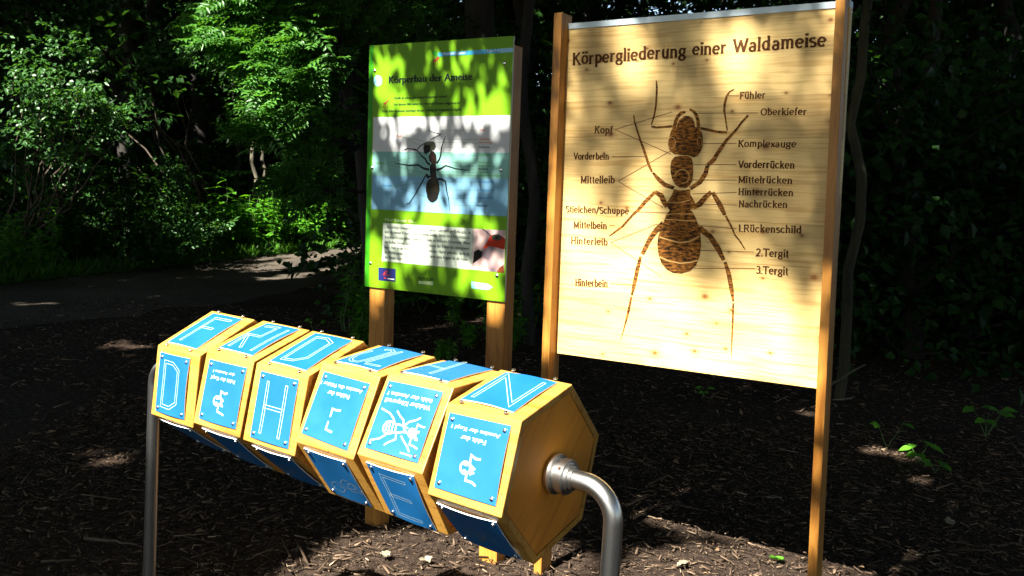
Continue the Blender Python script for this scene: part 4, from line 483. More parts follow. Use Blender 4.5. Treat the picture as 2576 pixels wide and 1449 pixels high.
# ------------------------------------------------------------------ rolling puzzle
ZA, HR, BWD, GAP = 0.93, 0.2061, 0.2051, 0.0134
ANG = [0.6217, 0.7276, 0.7193, 0.9386, 1.0262, 0.8093]
pa = Vector((0.8064, -0.5914, 0))
mt = Matrix((pa, Vector((-pa.y, pa.x, 0)), Vector((0, 0, 1)))).transposed().to_4x4(); mt.translation = Vector((-0.8493, 2.6523, 0.072)); mt = mt @ Matrix.Scale(0.955, 4)
Pz = empty('rolling_puzzle', mt)
tag(Pz, 'rotating puzzle of six hexagonal wooden blocks with blue plates on a steel axle', 'puzzle')
def hexp(r, k): a = rad(60 * k); return (-r * math.cos(a), r * math.sin(a))
def block_mesh():
    bm = bmesh.new(); r1 = HR - .019
    for x, s in ((0, 0), (BWD, 1)): pass
    V = {}
    for xi, x in enumerate((0, BWD)):
        for k in range(6):
            V[(xi, 0, k)] = bm.verts.new((x, *hexp(HR, k))); V[(xi, 1, k)] = bm.verts.new((x, *hexp(r1, k)))
    for k in range(6):
        j = (k + 1) % 6
        bm.faces.new((V[0, 0, k], V[0, 0, j], V[1, 0, j], V[1, 0, k])); bm.faces.new((V[0, 1, j], V[0, 1, k], V[1, 1, k], V[1, 1, j]))
        bm.faces.new((V[0, 0, j], V[0, 0, k], V[0, 1, k], V[0, 1, j])); bm.faces.new((V[1, 0, k], V[1, 0, j], V[1, 1, j], V[1, 1, k]))
    bmesh.ops.recalc_face_normals(bm, faces=bm.faces)
    ed = [e for e in bm.edges if all((abs(v.co.yz.length - HR) < 1e-4) for v in e.verts)]
    bmesh.ops.bevel(bm, geom=ed, offset=.0025, segments=2, affect='EDGES', profile=.6)
    me = bpy.data.meshes.new('block_shell'); bm.to_mesh(me); bm.free(); me.materials.append(M['block']); return me
def end_mesh():
    b = MB(); r = HR - .0215
    for x0, x1 in ((.002, .02), (BWD - .02, BWD - .002)):
        vs = [(x, *hexp(r, k)) for x in (x0, x1) for k in range(6)]
        b.add(vs, [tuple(range(6)), tuple(range(11, 5, -1))] + [((k + 1) % 6, k, 6 + k, 6 + (k + 1) % 6) for k in range(6)], M['blockend'])
    # dark joint behind the end panel
    for x in (.0075, BWD - .0075):
        vs = [(x, *hexp(HR - .0185, k)) for k in range(6)]; b.add(vs, [tuple(range(6))], M['groove'])
    me = b.mesh('end_panels'); bm = bmesh.new(); bm.from_mesh(me); bmesh.ops.recalc_face_normals(bm, faces=bm.faces); bm.to_mesh(me); bm.free(); return me
SHELL, ENDS = block_mesh(), end_mesh()
FACE = {'F': 5, 'T': 0, 'L': 4, 'D': 3, 'R': 1, 'U': 2}   # first vertex of each face
def plate(parent, fk, rect, seed, strokes=(), draws=(), blobs=(), texts=(), dull=False, scrib=False, key_thick=True):
    """a curled engraved plate with four screws; all positions are fractions of the block face"""
    rnd = random.Random(seed); k0 = FACE[fk]
    A = Vector((0, *hexp(HR, k0))); Bv = Vector((0, *hexp(HR, k0 + 1))); v = (Bv - A).normalized(); u = Vector((1, 0, 0)); nr = u.cross(v)
    if nr.dot((A + Bv) / 2) < 0: nr = -nr
    fh = HR; x0 = min(p[0] for p in rect[:4]) ; 
    P = [Vector((p[0] * BWD, p[1] * fh)) for p in rect]   # TL TR BR BL
    ca, cb = rnd.uniform(.002, .0055), rnd.uniform(.001, .0045)
    def warp(s, t): return .0012 + ca * math.sin(math.pi * t) * (0.25 + .75 * s) * (1 - .3 * math.sin(math.pi * s)) + cb * math.sin(math.pi * s) * abs(2 * t - 1) ** 2
    c = sum(P, Vector((0, 0))) / 4
    xs0, xs1 = (P[0].x + P[3].x) / 2, (P[1].x + P[2].x) / 2; ys1, ys0 = (P[0].y + P[1].y) / 2, (P[2].y + P[3].y) / 2
    def h(x, y): return warp(min(1, max(0, (x - xs0) / (xs1 - xs0))), min(1, max(0, (y - ys0) / (ys1 - ys0))))
    b = MB(); n = 12; top = []; th = .0018
    for j in range(n + 1):
        for i in range(n + 1):
            s, t = i / n, j / n; q = (P[3] * (1 - s) + P[2] * s) * (1 - t) + (P[0] * (1 - s) + P[1] * s) * t
            top.append((q.x, q.y, warp(s, t) + th))
    fs = [(j*(n+1)+i, j*(n+1)+i+1, (j+1)*(n+1)+i+1, (j+1)*(n+1)+i) for j in range(n) for i in range(n)]
    b.add(top, fs, M['plate'], True)
    ring = [i for i in range(n+1)] + [j*(n+1)+n for j in range(1, n+1)] + [n*(n+1)+i for i in range(n-1, -1, -1)] + [j*(n+1) for j in range(n-1, 0, -1)]
    lo = [(top[i][0], top[i][1], top[i][2] - th - .0006) for i in ring]; hi = [top[i] for i in ring]; m_ = len(ring)
    b.add(hi + lo, [(i, m_ + i, m_ + (i+1) % m_, (i+1) % m_) for i in range(m_)], M['plate_core'])
    b.add([(x, y, z - th - .0006) for x, y, z in top], [f[::-1] for f in fs], M['plate_core'])
    def sub(pts, k=5):
        o = []
        for p, q in zip(pts, pts[1:]):
            for i in range(k): t = i / k; o.append((p[0] + (q[0] - p[0]) * t, p[1] + (q[1] - p[1]) * t))
        return o + [pts[-1]]
    def ribb(pts, w, dz, m, sb=True):
        pts = [(p[0] * BWD, p[1] * fh) for p in pts]; pts = sub(pts) if sb else pts
        t_ = MB(); t_.ribbon(pts, w, 0, m); b.add([(x, y, h(x, y) + th + dz) for x, y, z in t_.v], t_.f, m)
    for q, st in enumerate(strokes):      # outlined letters: two thin parallel cuts closed at the ends
        S_ = [Vector((p[0] * BWD, p[1] * fh)) for p in st]; closed = (S_[0] - S_[-1]).length < 1e-4; W = .0042
        sides = []
        for sg in (1, -1):
            o = []
            for i in range(len(S_)):
                a_ = S_[i-1] if i > 0 else (S_[-2] if closed else S_[i]); c_ = S_[i+1] if i < len(S_) - 1 else (S_[1] if closed else S_[i])
                d1 = S_[i] - a_; d2 = c_ - S_[i]; d1 = d1.normalized() if d1.length > 1e-6 else d2.normalized(); d2 = d2.normalized() if d2.length > 1e-6 else d1
                t = (d1 + d2).normalized(); nn = Vector((-t.y, t.x)); kk = 1 / max(.35, nn.dot(Vector((-d1.y, d1.x)))); o.append(S_[i] + nn * W * sg * kk)
            sides.append(o)
        loops = sides if closed else [sides[0] + sides[1][::-1] + [sides[0][0]]]
        for L_ in loops: ribb([(p.x / BWD, p.y / fh) for p in L_], (.0012 if fk != 'L' else .0008), .0003 + q * .00005, M['engrave'])
    for q, st in enumerate(draws): ribb(st, .0046 if key_thick else .0036, .0004 + q * .00003, M['engrave'])
    for q, st in enumerate(blobs):
        t_ = MB(); t_.poly([(p[0] * BWD, p[1] * fh) for p in st[:-1]], 0, M['engrave']); b.add([(x, y, h(x, y) + th + .0009 + q * .0001) for x, y, z in t_.v], t_.f, M['engrave'])
    for s, a_, b_, cap in texts:
        t_ = MB(); put_text(t_, s, (a_[0] * BWD, a_[1] * fh), (b_[0] * BWD, b_[1] * fh), cap * fh, 0, M['engrave'], bold=.0006)
        b.add([(x, y, h(x, y) + th + .0004 + z) for x, y, z in t_.v], t_.f, M['engrave'])
    if scrib:
        for q in range(3):
            cx_, cy_ = rnd.uniform(.3, .7), rnd.uniform(.2, .45)
            ribb([(cx_ + .14 * math.cos(t * 1.0) * rnd.uniform(.6, 1.2), cy_ + .09 * math.sin(t) * rnd.uniform(.6, 1.2)) for t in [i * .7 for i in range(10)]], .0012, .0004 + q * .00005, M['chalk'])
    for (sx, sy), p in zip(((1, -1), (-1, -1), (-1, 1), (1, 1)), P):
        q = p + Vector((sx * .0125, sy * .0125)); z = h(q.x, q.y) + th
        b.dome((q.x, q.y, z), .0052, .0042, (0, 0, 1), M['screw'])
        b.dome((q.x, q.y, z + .0033), .0016, .0012, (0, 0, 1), M['groove'], 6)
    for u_, v_ in ((.045, .5), (.955, .46), (.5 + rnd.uniform(-.2, .2), .035), (.945, .2)): b.dome((u_ * BWD, (v_ + rnd.uniform(-.06, .06)) * fh, .0002), .0018, .0003, (0, 0, 1), M['groove'], 6)
    # to block coordinates
    b.v = [tuple(A + u * x + v * y + nr * z) for x, y, z in b.v]
    if nr.dot(u.cross(v)) < 0: b.f = [f[::-1] for f in b.f]
    o = b.build('plate', parent); return o
BL = ['block with letter F on top and D facing the viewer', 'block showing an ant head drawing', 'block with letter H facing the viewer', 'block showing two ant feelers', 'block showing the whole ant drawing', 'end block showing an ant head beside the steel collar']
std = [(.11, .91), (.86, .91), (.86, .08), (.11, .08)]
for i in range(6):
    root = link('puzzle_block', SHELL, Pz); root.location = (i * (BWD + GAP), 0, ZA); root.rotation_euler = (-ANG[i], 0, 0); root['label'] = BL[i]
    link('end_panel', ENDS, root)
    for fk in 'FTLDRU':
        key = fk + str(i + 1)
        plate(root, fk, PLATES.get(key, std), 100 + i * 10 + ord(fk), STROKES.get(key, ()), DRAW.get(key, ()), BLOB.get(key, ()), PTEXT.get(key, ()), scrib=(key in ('L1', 'L2', 'L3', 'L6', 'L4')), key_thick=key != 'F5')
# steel frame: axle, end collars, bent legs
def bend(s0, s1, r, zb, lean):
    sg = 1 if s1 > s0 else -1; pts = [(s0, 0, ZA), (s1 - sg * r, 0, ZA)]
    for k in range(1, 11):
        a = rad(9 * k); pts.append((s1 - sg * r + sg * r * math.sin(a), 0, ZA - r + r * math.cos(a)))
    pts.append((s1 + lean * .5, 0, (ZA - r) * .5)); pts.append((s1 + lean, 0, zb)); return pts
E1 = 6 * BWD + 5 * GAP
mb = MB(); mb.tube([(-.05, 0, ZA), (E1 + .05, 0, ZA)], .014, M['steel'], 16); mb.build('axle', Pz)
mb = MB(); mb.tube(bend(E1 + .012, 1.457, .075, -.1, .0), .0215, M['steel'], 28); mb.build('bent_leg', Pz)
mb = MB(); mb.tube(bend(-.012, -.272, .075, -.1, -.022), .0205, M['steel'], 28); mb.build('bent_leg', Pz)
def ringmesh(s0, s1, r, m, b, ch=.003):
    b.tube([(s0, 0, ZA), (s0 + (s1 - s0) * .02, 0, ZA), (s0 + (s1 - s0) * .98, 0, ZA), (s1, 0, ZA)], [r - ch, r, r, r - ch], m, 36)
for s, d in ((E1, 1), (0, -1)):
    b = MB()
    for q0, q1, r_ in ((.0005, .013, .046), (.0132, .023, .036), (.0232, .042, .040), (.0422, .050, .032), (.0502, .058, .0265)): ringmesh(s + d * q0, s + d * q1, r_, M['steel'], b, .0015)
    for k in range(3):
        a = rad(40 + 120 * k); b.dome((s + d * .033, -.040 * math.cos(a), ZA + .040 * math.sin(a)), .004, .003, (0, -math.cos(a), math.sin(a)), M['groove'], 8)
    b.build('collar', Pz)

# ------------------------------------------------------------------ leaves and plants
def fast_mesh(name, co, faces_n, idx, m, tone=None, smooth=False):
    """co (n,3); idx flat vertex indices; faces_n vertices per face (constant)"""
    me = bpy.data.meshes.new(name); nf = len(idx) // faces_n
    me.vertices.add(len(co)); me.vertices.foreach_set('co', np.asarray(co, np.float32).ravel())
    me.loops.add(len(idx)); me.loops.foreach_set('vertex_index', np.asarray(idx, np.int32))
    me.polygons.add(nf); me.polygons.foreach_set('loop_start', np.arange(nf, dtype=np.int32) * faces_n)
    if tone is not None:
        a = me.attributes.new('tone', 'FLOAT', 'POINT'); a.data.foreach_set('value', np.asarray(tone, np.float32))
    me.materials.append(m); me.update(calc_edges=True); return me
def unit(a): return a / np.maximum(np.linalg.norm(a, axis=-1, keepdims=True), 1e-9)
def leaf_arrays(C, D, Nn, L, W, tone, fold=.18):
    """diamond leaves with a folded midrib: base C, direction D, normal Nn"""
    C = np.asarray(C, float); n = len(C); D = unit(np.asarray(D, float)); S_ = unit(np.cross(D, Nn)); Nn = np.cross(S_, D)
    L = np.broadcast_to(np.asarray(L, float), (n,))[:, None]; W = np.broadcast_to(np.asarray(W, float), (n,))[:, None]
    mid = C + D * L * .45; up = Nn * W * fold
    v = np.stack([C, mid + S_ * W * .5 + up, C + D * L - Nn * L * .12, mid - S_ * W * .5 + up], 1).reshape(-1, 3)
    b = np.arange(n)[:, None] * 4; idx = (b + np.array([0, 1, 2, 0, 2, 3])).ravel()
    return v, idx, np.repeat(np.asarray(tone, float), 4)
def oval_leaves(C, D, Nn, L, W, tone, fold=.12):
    """rounder leaves for plants near the viewer"""
    C = np.asarray(C, float); n = len(C); D = unit(np.asarray(D, float)); S_ = unit(np.cross(D, Nn)); Nn = np.cross(S_, D)
    L = np.broadcast_to(np.asarray(L, float), (n,))[:, None]; W = np.broadcast_to(np.asarray(W, float), (n,))[:, None]; P = []
    ts = (0, .16, .36, .58, .8, 1.0); ws = (.02, .62, 1.0, .9, .5, .0)
    for t, w in zip(ts, ws):
        c = C + D * L * t - Nn * L * .22 * t * t
        for sg in (-1, 0, 1): P.append(c + S_ * W * .5 * w * sg + Nn * W * fold * w * abs(sg))
    v = np.stack(P, 1).reshape(-1, 3); f = []
    for i in range(5):
        for k in (0, 1): a = i * 3 + k; f += [a, a + 1, a + 4, a, a + 4, a + 3]
    return v, (np.arange(n)[:, None] * 18 + np.array(f)).ravel(), np.repeat(np.asarray(tone, float), 18)
def rnd_dir(n, up=0.0, flat=1.0):
    d = RNG.normal(size=(n, 3)); d[:, 2] = d[:, 2] * flat + up; return unit(d)
def merge(parts):
    vs, ix, tn = [], [], []; o = 0
    for v, i, t in parts: vs.append(v); ix.append(i + o); tn.append(t); o += len(v)
    return np.concatenate(vs), np.concatenate(ix), np.concatenate(tn)
def leaf_obj(name, parts, m, parent=None):
    v, i, t = merge(parts); return link(name, fast_mesh(name, v, 3, i, m, t), parent)
def spray(cen, rad_, n, L, W, droop=.25, out=None, layers=.35):
    """flat layered sprays of small leaves round a point"""
    cen = np.asarray(cen, float); k = max(3, n // 22); sc = cen + RNG.normal(size=(k, 3)) * rad_ * np.array([.5, .5, .42]); pick = RNG.integers(0, k, n)
    tilt = RNG.normal(size=(k, 3)) * .28 + np.array([0, 0, 1]); 
    if out is not None: tilt = tilt + np.asarray(out) * .35
    tilt = unit(tilt)
    e = RNG.normal(size=(n, 3)); tn = tilt[pick]; e = e - tn * np.sum(e * tn, 1, keepdims=True); e = unit(e)
    r = np.sqrt(RNG.random(n))[:, None] * rad_ * .42
    C = sc[pick] + e * r + tn * RNG.normal(size=(n, 1)) * rad_ * .03
    D = e + RNG.normal(size=(n, 3)) * .45 - np.array([0, 0, droop]); Nn = tn + RNG.normal(size=(n, 3)) * .30
    return leaf_arrays(C, D, Nn, L * RNG.uniform(.6, 1.25, n), W * RNG.uniform(.7, 1.2, n), np.clip(RNG.normal(.5, .25, n), 0, 1))
def pinnate(base, d, nrm, length, pairs, L, W):
    """compound leaves: arrays of rachis bases, directions, normals"""
    n = len(base); d = unit(d); s = unit(np.cross(d, nrm)); nrm = np.cross(s, d); P = []
    tone = np.clip(RNG.normal(.5, .22, n), 0, 1)
    for k in range(pairs):
        t = .25 + .7 * k / (pairs - 1); sag = -0.16 * t * t
        c = base + (d * t + nrm * sag) * length[:, None]; sz = math.sin(math.pi * (.25 + .6 * t))
        for sg in (1, -1):
            dd = s * sg + d * .45 + nrm * RNG.normal(0, .18, (n, 1)) - np.array([0, 0, .15])
            P.append(leaf_arrays(c, dd, nrm + RNG.normal(size=(n, 3)) * .18, L * length / .25 * (.6 + .5 * sz), W * length / .25, tone + RNG.normal(0, .06, n)))
    P.append(leaf_arrays(base + d * length[:, None] * .97 - nrm * .15 * length[:, None], d, nrm, L * length / .25, W * length / .25, tone))
    return merge(P)

# gaps shaped in the added canopy to set sun patches, across the sun's rays
SH = Vector((-math.cos(SUN_AZ), math.sin(SUN_AZ), 0)); SW = SH.cross(SUN); SW = SW if SW.z > 0 else -SW
sh, sw, ss = (np.array(v) for v in (SH, SW, SUN))
def in_poly(u, v, poly):
    c = np.zeros(len(u), bool); n = len(poly)
    for i in range(n):
        x1, y1 = poly[i]; x2, y2 = poly[(i + 1) % n]
        k = ((y1 > v) != (y2 > v)) & (u < (x2 - x1) * (v - y1) / ((y2 - y1) if y2 != y1 else 1e-9) + x1); c ^= k
    return c
def dist_poly(u, v, poly):
    d = np.full(len(u), 9.0); n = len(poly)
    for i in range(n):
        ax, ay = poly[i]; bx, by = poly[(i + 1) % n]; dx, dy = bx - ax, by - ay; t = np.clip(((u - ax) * dx + (v - ay) * dy) / (dx * dx + dy * dy + 1e-12), 0, 1)
        d = np.minimum(d, np.hypot(u - ax - t * dx, v - ay - t * dy))
    return d
def vnoise(u, v, s, seed):
    r = np.random.default_rng(seed); g = r.random((64, 64)); a = u / s; b = v / s; i = np.floor(a).astype(int); j = np.floor(b).astype(int); fa = a - i; fb = b - j
    fa = fa * fa * (3 - 2 * fa); fb = fb * fb * (3 - 2 * fb); q = lambda x, y: g[x % 64, y % 64]
    return (q(i, j) * (1 - fa) + q(i+1, j) * fa) * (1 - fb) + (q(i, j+1) * (1 - fa) + q(i+1, j+1) * fa) * fb
def limb(b, p0, p1, r0, r1, m, n=8, wob=.15, seg=7):
    p0, p1 = Vector(p0), Vector(p1); pts = []; rs = []
    for i in range(n + 1):
        t = i / n; q = p0.lerp(p1, t); k = math.sin(math.pi * t) * wob * (p1 - p0).length * .3
        pts.append(q + Vector((random.uniform(-k, k), random.uniform(-k, k), random.uniform(-k, k) * .4))); rs.append(r0 + (r1 - r0) * t)
    b.tube(pts, rs, m, seg)

# ---- tall trees, most unseen: crowns added and shaped to cast the dappled shade
TR = [(-6.6, -1.6), (-1.4, -5.2), (-9.6, 0.6), (-13.0, 5.0), (-15.5, 10.5), (2.6, -2.6), (5.2, 15.5), (-6.5, 24.5), (8.5, 23.5), (15, 13), (4, -9.5), (10, -4), (-8, -9), (-17, 20)]
CLAB = ['tall forest tree rising behind the viewer, crown over the clearing', 'slender forest tree behind the viewer with a high crown', 'tall roadside tree by the near bend of the path', 'broad tree on the far side of the path bend', 'tall tree farthest along the path edge', 'tall tree at the right of the clearing behind the viewer', 'tall dark trunk behind the wooden board', 'tall tree deep in the wood at the left', 'tall tree far behind the two signs', 'tall tree in the dark wood at the right', 'tall tree well behind the viewer', 'tall tree at the viewer\'s right hand', 'tall tree at the viewer\'s back left', 'tall tree far beyond the path bend']
STREAK0, STREAK1 = 54, 64
def canopy_points(n, u0, u1, v0, v1, z0, z1):
    u = RNG.uniform(u0, u1, n); v = RNG.uniform(v0, v1, n); z = RNG.uniform(z0, z1, n); s = (z - sw[2] * v) / ss[2]
    return u, v, np.outer(u, sh) + np.outer(v, sw) + np.outer(s, ss)
CAN = []
def add_canopy(n, u0, u1, v0, v1, z0, z1, L, W, margin, thin):
    u, v, P = canopy_points(n, u0, u1, v0, v1, z0, z1); keep = np.ones(n, bool)
    for qi, q in enumerate(LIT):
        q = np.array(q); ext = q.max(0) - q.min(0); mg = margin; margin_ = 0.0 if 4 <= qi <= 6 or STREAK0 <= qi < STREAK1 else .02 if ext.max() < .30 and q[:, 0].mean() < 3.6 and len(q) == 10 else mg; lo = q.min(0) - margin; hi = q.max(0) + margin
        k = np.where((u > lo[0]) & (u < hi[0]) & (v > lo[1]) & (v < hi[1]))[0]
        if len(k): keep[k] &= ~(in_poly(u[k], v[k], q) | (dist_poly(u[k], v[k], q) < margin_))
    b = in_poly(u, v, BOARD_UV); keep &= ~(b & (RNG.random(n) > BOARD_SHADE)); b = in_poly(u, v, GREEN_UV); keep &= ~b if GREEN_OFF else True
    if thin > 0:
        far = (u > 4.5) | (v > 4.2); keep &= ~(far & (vnoise(u, v, .55, 5) > 1 - thin))
    u, v, P = u[keep], v[keep], P[keep]; n = len(P)
    Nn = rnd_dir(n, .2) * .9 + ss * 1.5
    D = rnd_dir(n); CAN.append((P, D, unit(Nn), L * RNG.uniform(.7, 1.3, n), W * RNG.uniform(.7, 1.3, n)))
BOARD_SHADE = 0.0; GREEN_OFF = True
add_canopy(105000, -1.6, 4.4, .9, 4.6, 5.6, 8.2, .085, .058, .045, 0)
GREEN_OFF = False; gu = np.array(GREEN_UV); BOARD_SHADE = 0.0
add_canopy(2000, gu[:, 0].min() - .04, gu[:, 0].max() + .04, gu[:, 1].min() - .04, gu[:, 1].max() + .04, 4.2, 5.4, .075, .045, .032, 0)  # low leaf layer added out of view for crisp dapples on the sign
GREEN_OFF = True
bu = np.array(BOARD_UV); blo, bhi = bu.min(0) - .05, bu.max(0) + .05; BOARD_SHADE = 1.0
add_canopy(2600, blo[0], bhi[0], blo[1], bhi[1], 11.5, 15.5, .075, .05, .02, 0)  # sparse high leaves added out of view to soften the board's shade
BOARD_SHADE = 0.0
add_canopy(40000, 4.4, 19, .5, 14, 7.2, 11.0, .28, .20, .10, .10)
add_canopy(78000, 4.3, 14.2, 1.8, 8.3, 6.2, 7.2, .11, .08, .03, .0)
add_canopy(15000, 19, 30, 0, 26, 7.5, 12.0, .38, .28, .1, .05)
add_canopy(30000, -14, -1.6, -8, 12, 6.5, 11.0, .30, .22, .08, .02)
add_canopy(18000, -1.6, 4.4, 4.6, 12, 6.5, 11.0, .26, .18, .08, .05)
add_canopy(36000, -12, 19, 12, 27, 8.5, 13.0, .40, .30, .1, .05)
add_canopy(26000, -1.6, 19, -8, .9, 6.5, 11.0, .32, .23, .08, 0)
P, D, Nn, L_, W_ = (np.concatenate([c[i] for c in CAN]) for i in range(5))
tr = np.array(TR); own = np.argmin(np.hypot(P[:, None, 0] - tr[None, :, 0], P[:, None, 1] - tr[None, :, 1]), 1)
for i, (x, y) in enumerate(TR):
    k = own == i; t = empty('tall_tree', Matrix.Translation((x, y, 0))); tag(t, CLAB[i], 'tree')
    b = MB(); limb(b, (0, 0, -.1), (random.uniform(-.3, .3), random.uniform(-.3, .3), 8.5), .22, .10, M['bark'], 10, .12, 12)
    if k.any():
        Q = P[k] - np.array([x, y, 0])
        for q in Q[RNG.integers(0, len(Q), 22)]:
            z0 = random.uniform(4.2, 6.5); tt = np.linspace(0, 1, 40)[:, None]; ln = np.array([x, y, z0]) * (1 - tt) + (q + np.array([x, y, 0])) * tt; lu, lv = ln @ sh, ln @ sw
            if any((dist_poly(lu, lv, g_) < .16).any() or in_poly(lu, lv, g_).any() for g_ in LIT + [BOARD_UV]): continue
            limb(b, (0, 0, z0), q, .06, .015, M['bark'], 6, .25, 6)
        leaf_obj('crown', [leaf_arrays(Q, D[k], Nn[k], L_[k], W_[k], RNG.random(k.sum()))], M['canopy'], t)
    b.build('trunk', t)

# ---- forest behind: tree kinds, then copies
def forest_tree(name, seed, height, spread, low, nleaf, m, L=.17, W=.11):
    random.seed(seed); t = empty(name); b = MB(); tip = Vector((random.uniform(-.5, .5), random.uniform(-.4, .4), height))
    limb(b, (0, 0, -.1), tip, .05 + height * .016, .03, M['bark'], 10, .08, 9); parts = []
    nb = 26
    for i in range(nb):
        z = low + (height - low) * (i + .5) / nb; a = i * 2.4 + random.uniform(-.4, .4); r = spread * (1 - .55 * ((z - low) / (height - low)) ** 2) * random.uniform(.55, 1.1)
        o = tip * (z / height); e = Vector((o.x + math.cos(a) * r, o.y + math.sin(a) * r, z + random.uniform(-.2, .5)))
        limb(b, (o.x, o.y, z - .3), e, .022, .006, M['bark'], 5, .25, 5)
        for q in (.55, .95): parts.append(spray(Vector((o.x, o.y, z)).lerp(e, q), .62, nleaf // (2 * nb), L, W, .3, (math.cos(a), math.sin(a), 0)))
    b.build('trunk', t); leaf_obj('crown', parts, m, t); return t
def copy_thing(root, loc, rz, sc=1.0, label=None, group=None):
    r = root.copy(); COL.objects.link(r); r.location = loc; r.rotation_euler = (0, 0, rz); r.scale = (sc,) * 3
    if label: r['label'] = label
    if group: r['group'] = group
    for ch in list(root.children):
        c = ch.copy(); COL.objects.link(c); c.parent = r
    return r
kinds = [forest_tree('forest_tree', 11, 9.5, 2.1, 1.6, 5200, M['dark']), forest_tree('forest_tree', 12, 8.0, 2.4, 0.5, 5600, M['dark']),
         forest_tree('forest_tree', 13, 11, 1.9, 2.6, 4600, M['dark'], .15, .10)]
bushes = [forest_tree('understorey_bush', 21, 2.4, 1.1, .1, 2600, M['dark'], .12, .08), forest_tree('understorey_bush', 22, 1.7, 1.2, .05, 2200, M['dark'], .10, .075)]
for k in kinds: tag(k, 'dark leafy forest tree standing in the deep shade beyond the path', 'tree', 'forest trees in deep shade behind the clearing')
for k in bushes: tag(k, 'dark leafy bush in the forest shade beyond the clearing', 'bush', 'dark understorey bushes in the forest')
random.seed(31)
spots = []
def path_x(y, pts):
    for a, b in zip(pts, pts[1:]):
        if a[1] <= y <= b[1]: return a[0] + (b[0] - a[0]) * (y - a[1]) / (b[1] - a[1])
    return pts[-1][0]
for i in range(900):
    if len(spots) >= 70: break
    y = random.uniform(9.5, 32); x = random.uniform(-.62 * y - 2, .66 * y + 2)
    if y < 18.5 and path_x(y, pfar) - 1.6 < x < path_x(y, pnear) + 1.3: continue
    if 17.5 < y < 22.5 and x > -3: continue
    if -.33 * y < x < -.125 * y and y < 20.5: continue
    if x < 0 and x > path_x(y, pnear) and y < 12: continue
    if x > .2 and y < 13.5: continue
    if any(math.hypot(x - a, y - b) < 1.7 for a, b in spots): continue
    spots.append((x, y))
for i in range(26): a = -.75 + 1.5 * i / 25; spots.append((math.sin(a) * (31 + i % 2 * 3), math.cos(a) * (31 + i % 2 * 3)))
used = set()
LIT_AT = [at(*q) for q in ((560, 50, 8), (690, 125, 8), (760, 190, 8), (700, 330, 8), (780, 470, 8.4), (840, 110, 8.5), (60, 180, 12), (170, 240, 12), (270, 290, 12), (60, 340, 12), (430, 490, 13.5), (450, 580, 13.4), (800, 585, 17), (870, 565, 17), (720, 600, 16), (2190, 190, 9), (2230, 60, 9), (2235, 1090, 5.5), (1360, 640, 8), (1000, 790, 7))]
def shades(x, y, r, top):
    """would a crown of radius r and height top at (x, y) stand between the sun and a sunlit plant?"""
    hs = math.hypot(SUN.x, SUN.y); dx, dy = SUN.x / hs, SUN.y / hs
    for p in LIT_AT:
        s_ = (x - p.x) * dx + (y - p.y) * dy
        if s_ > .6 and abs((x - p.x) * dy - (y - p.y) * dx) < r and p.z + (s_ - r) * SUN.z / hs < top: return True
    return False
spots = [q for q in spots if not shades(*q, 3.2, 12)]
for i, (x, y) in enumerate(spots):
    k = kinds[i % 3]
    if k.name not in used: used.add(k.name); k.location = (x, y, 0); k.rotation_euler = (0, 0, random.uniform(0, 6))
    else: copy_thing(k, (x, y, 0), random.uniform(0, 6), random.uniform(.8, 1.25) * (1.3 if y > 24 else 1))
bs = []
for i in range(900):
    if len(bs) >= 62: break
    y = random.uniform(7.2, 26); x = random.uniform(-.6 * y - 1, .62 * y + 1)
    if y < 18 and path_x(y, pfar) - .9 < x < path_x(y, pnear) + .6: continue
    if 17.8 < y < 22 and x > -3: continue
    if -.32 * y < x < -.12 * y and y < 20: continue
    if x > 0 and y < 9.3: continue
    if x < .62 * (y - 4.8) and x > path_x(y, pnear) and y < 9.5: continue
    if any(math.hypot(x - a, y - b) < .9 for a, b in bs): continue
    bs.append((x, y))
for i in range(44): bs.append((-17 + i * .85 + random.uniform(-.3, .3), 24.5 + (i % 3) * 1.8))
for i in range(34): bs.append((1.6 + i * .22 + random.uniform(-.2, .2) + (i % 3) * .5, 9.3 + (i % 3) * 1.1 + random.uniform(-.4, .4)))
bs = [q for q in bs if not shades(*q, 1.1, 2.2)]
for i, (x, y) in enumerate(bs):
    k = bushes[i % 2]
    if k.name not in used: used.add(k.name); k.location = (x, y, 0)
    else: copy_thing(k, (x, y, 0), random.uniform(0, 6), random.uniform(.7, 1.3) * (2.0 if y > 24 else 1))
# trees round the viewer's back and sides close the sky off
ring = []
for i, a in enumerate([-150, -84, 62, 80, 98, 118, 138, 158, 178]):
    r = 9.5 + (i % 3) * 1.6; x, y = math.sin(rad(a)) * r, math.cos(rad(a)) * r
    if a == -150: continue
    if a < 0: x, y = -16.5, 1.0
    copy_thing(kinds[i % 3], (x, y + 1.5, 0), i * 1.3, 1.15, 'leafy forest tree enclosing the clearing beside the viewer', 'forest trees round the clearing')

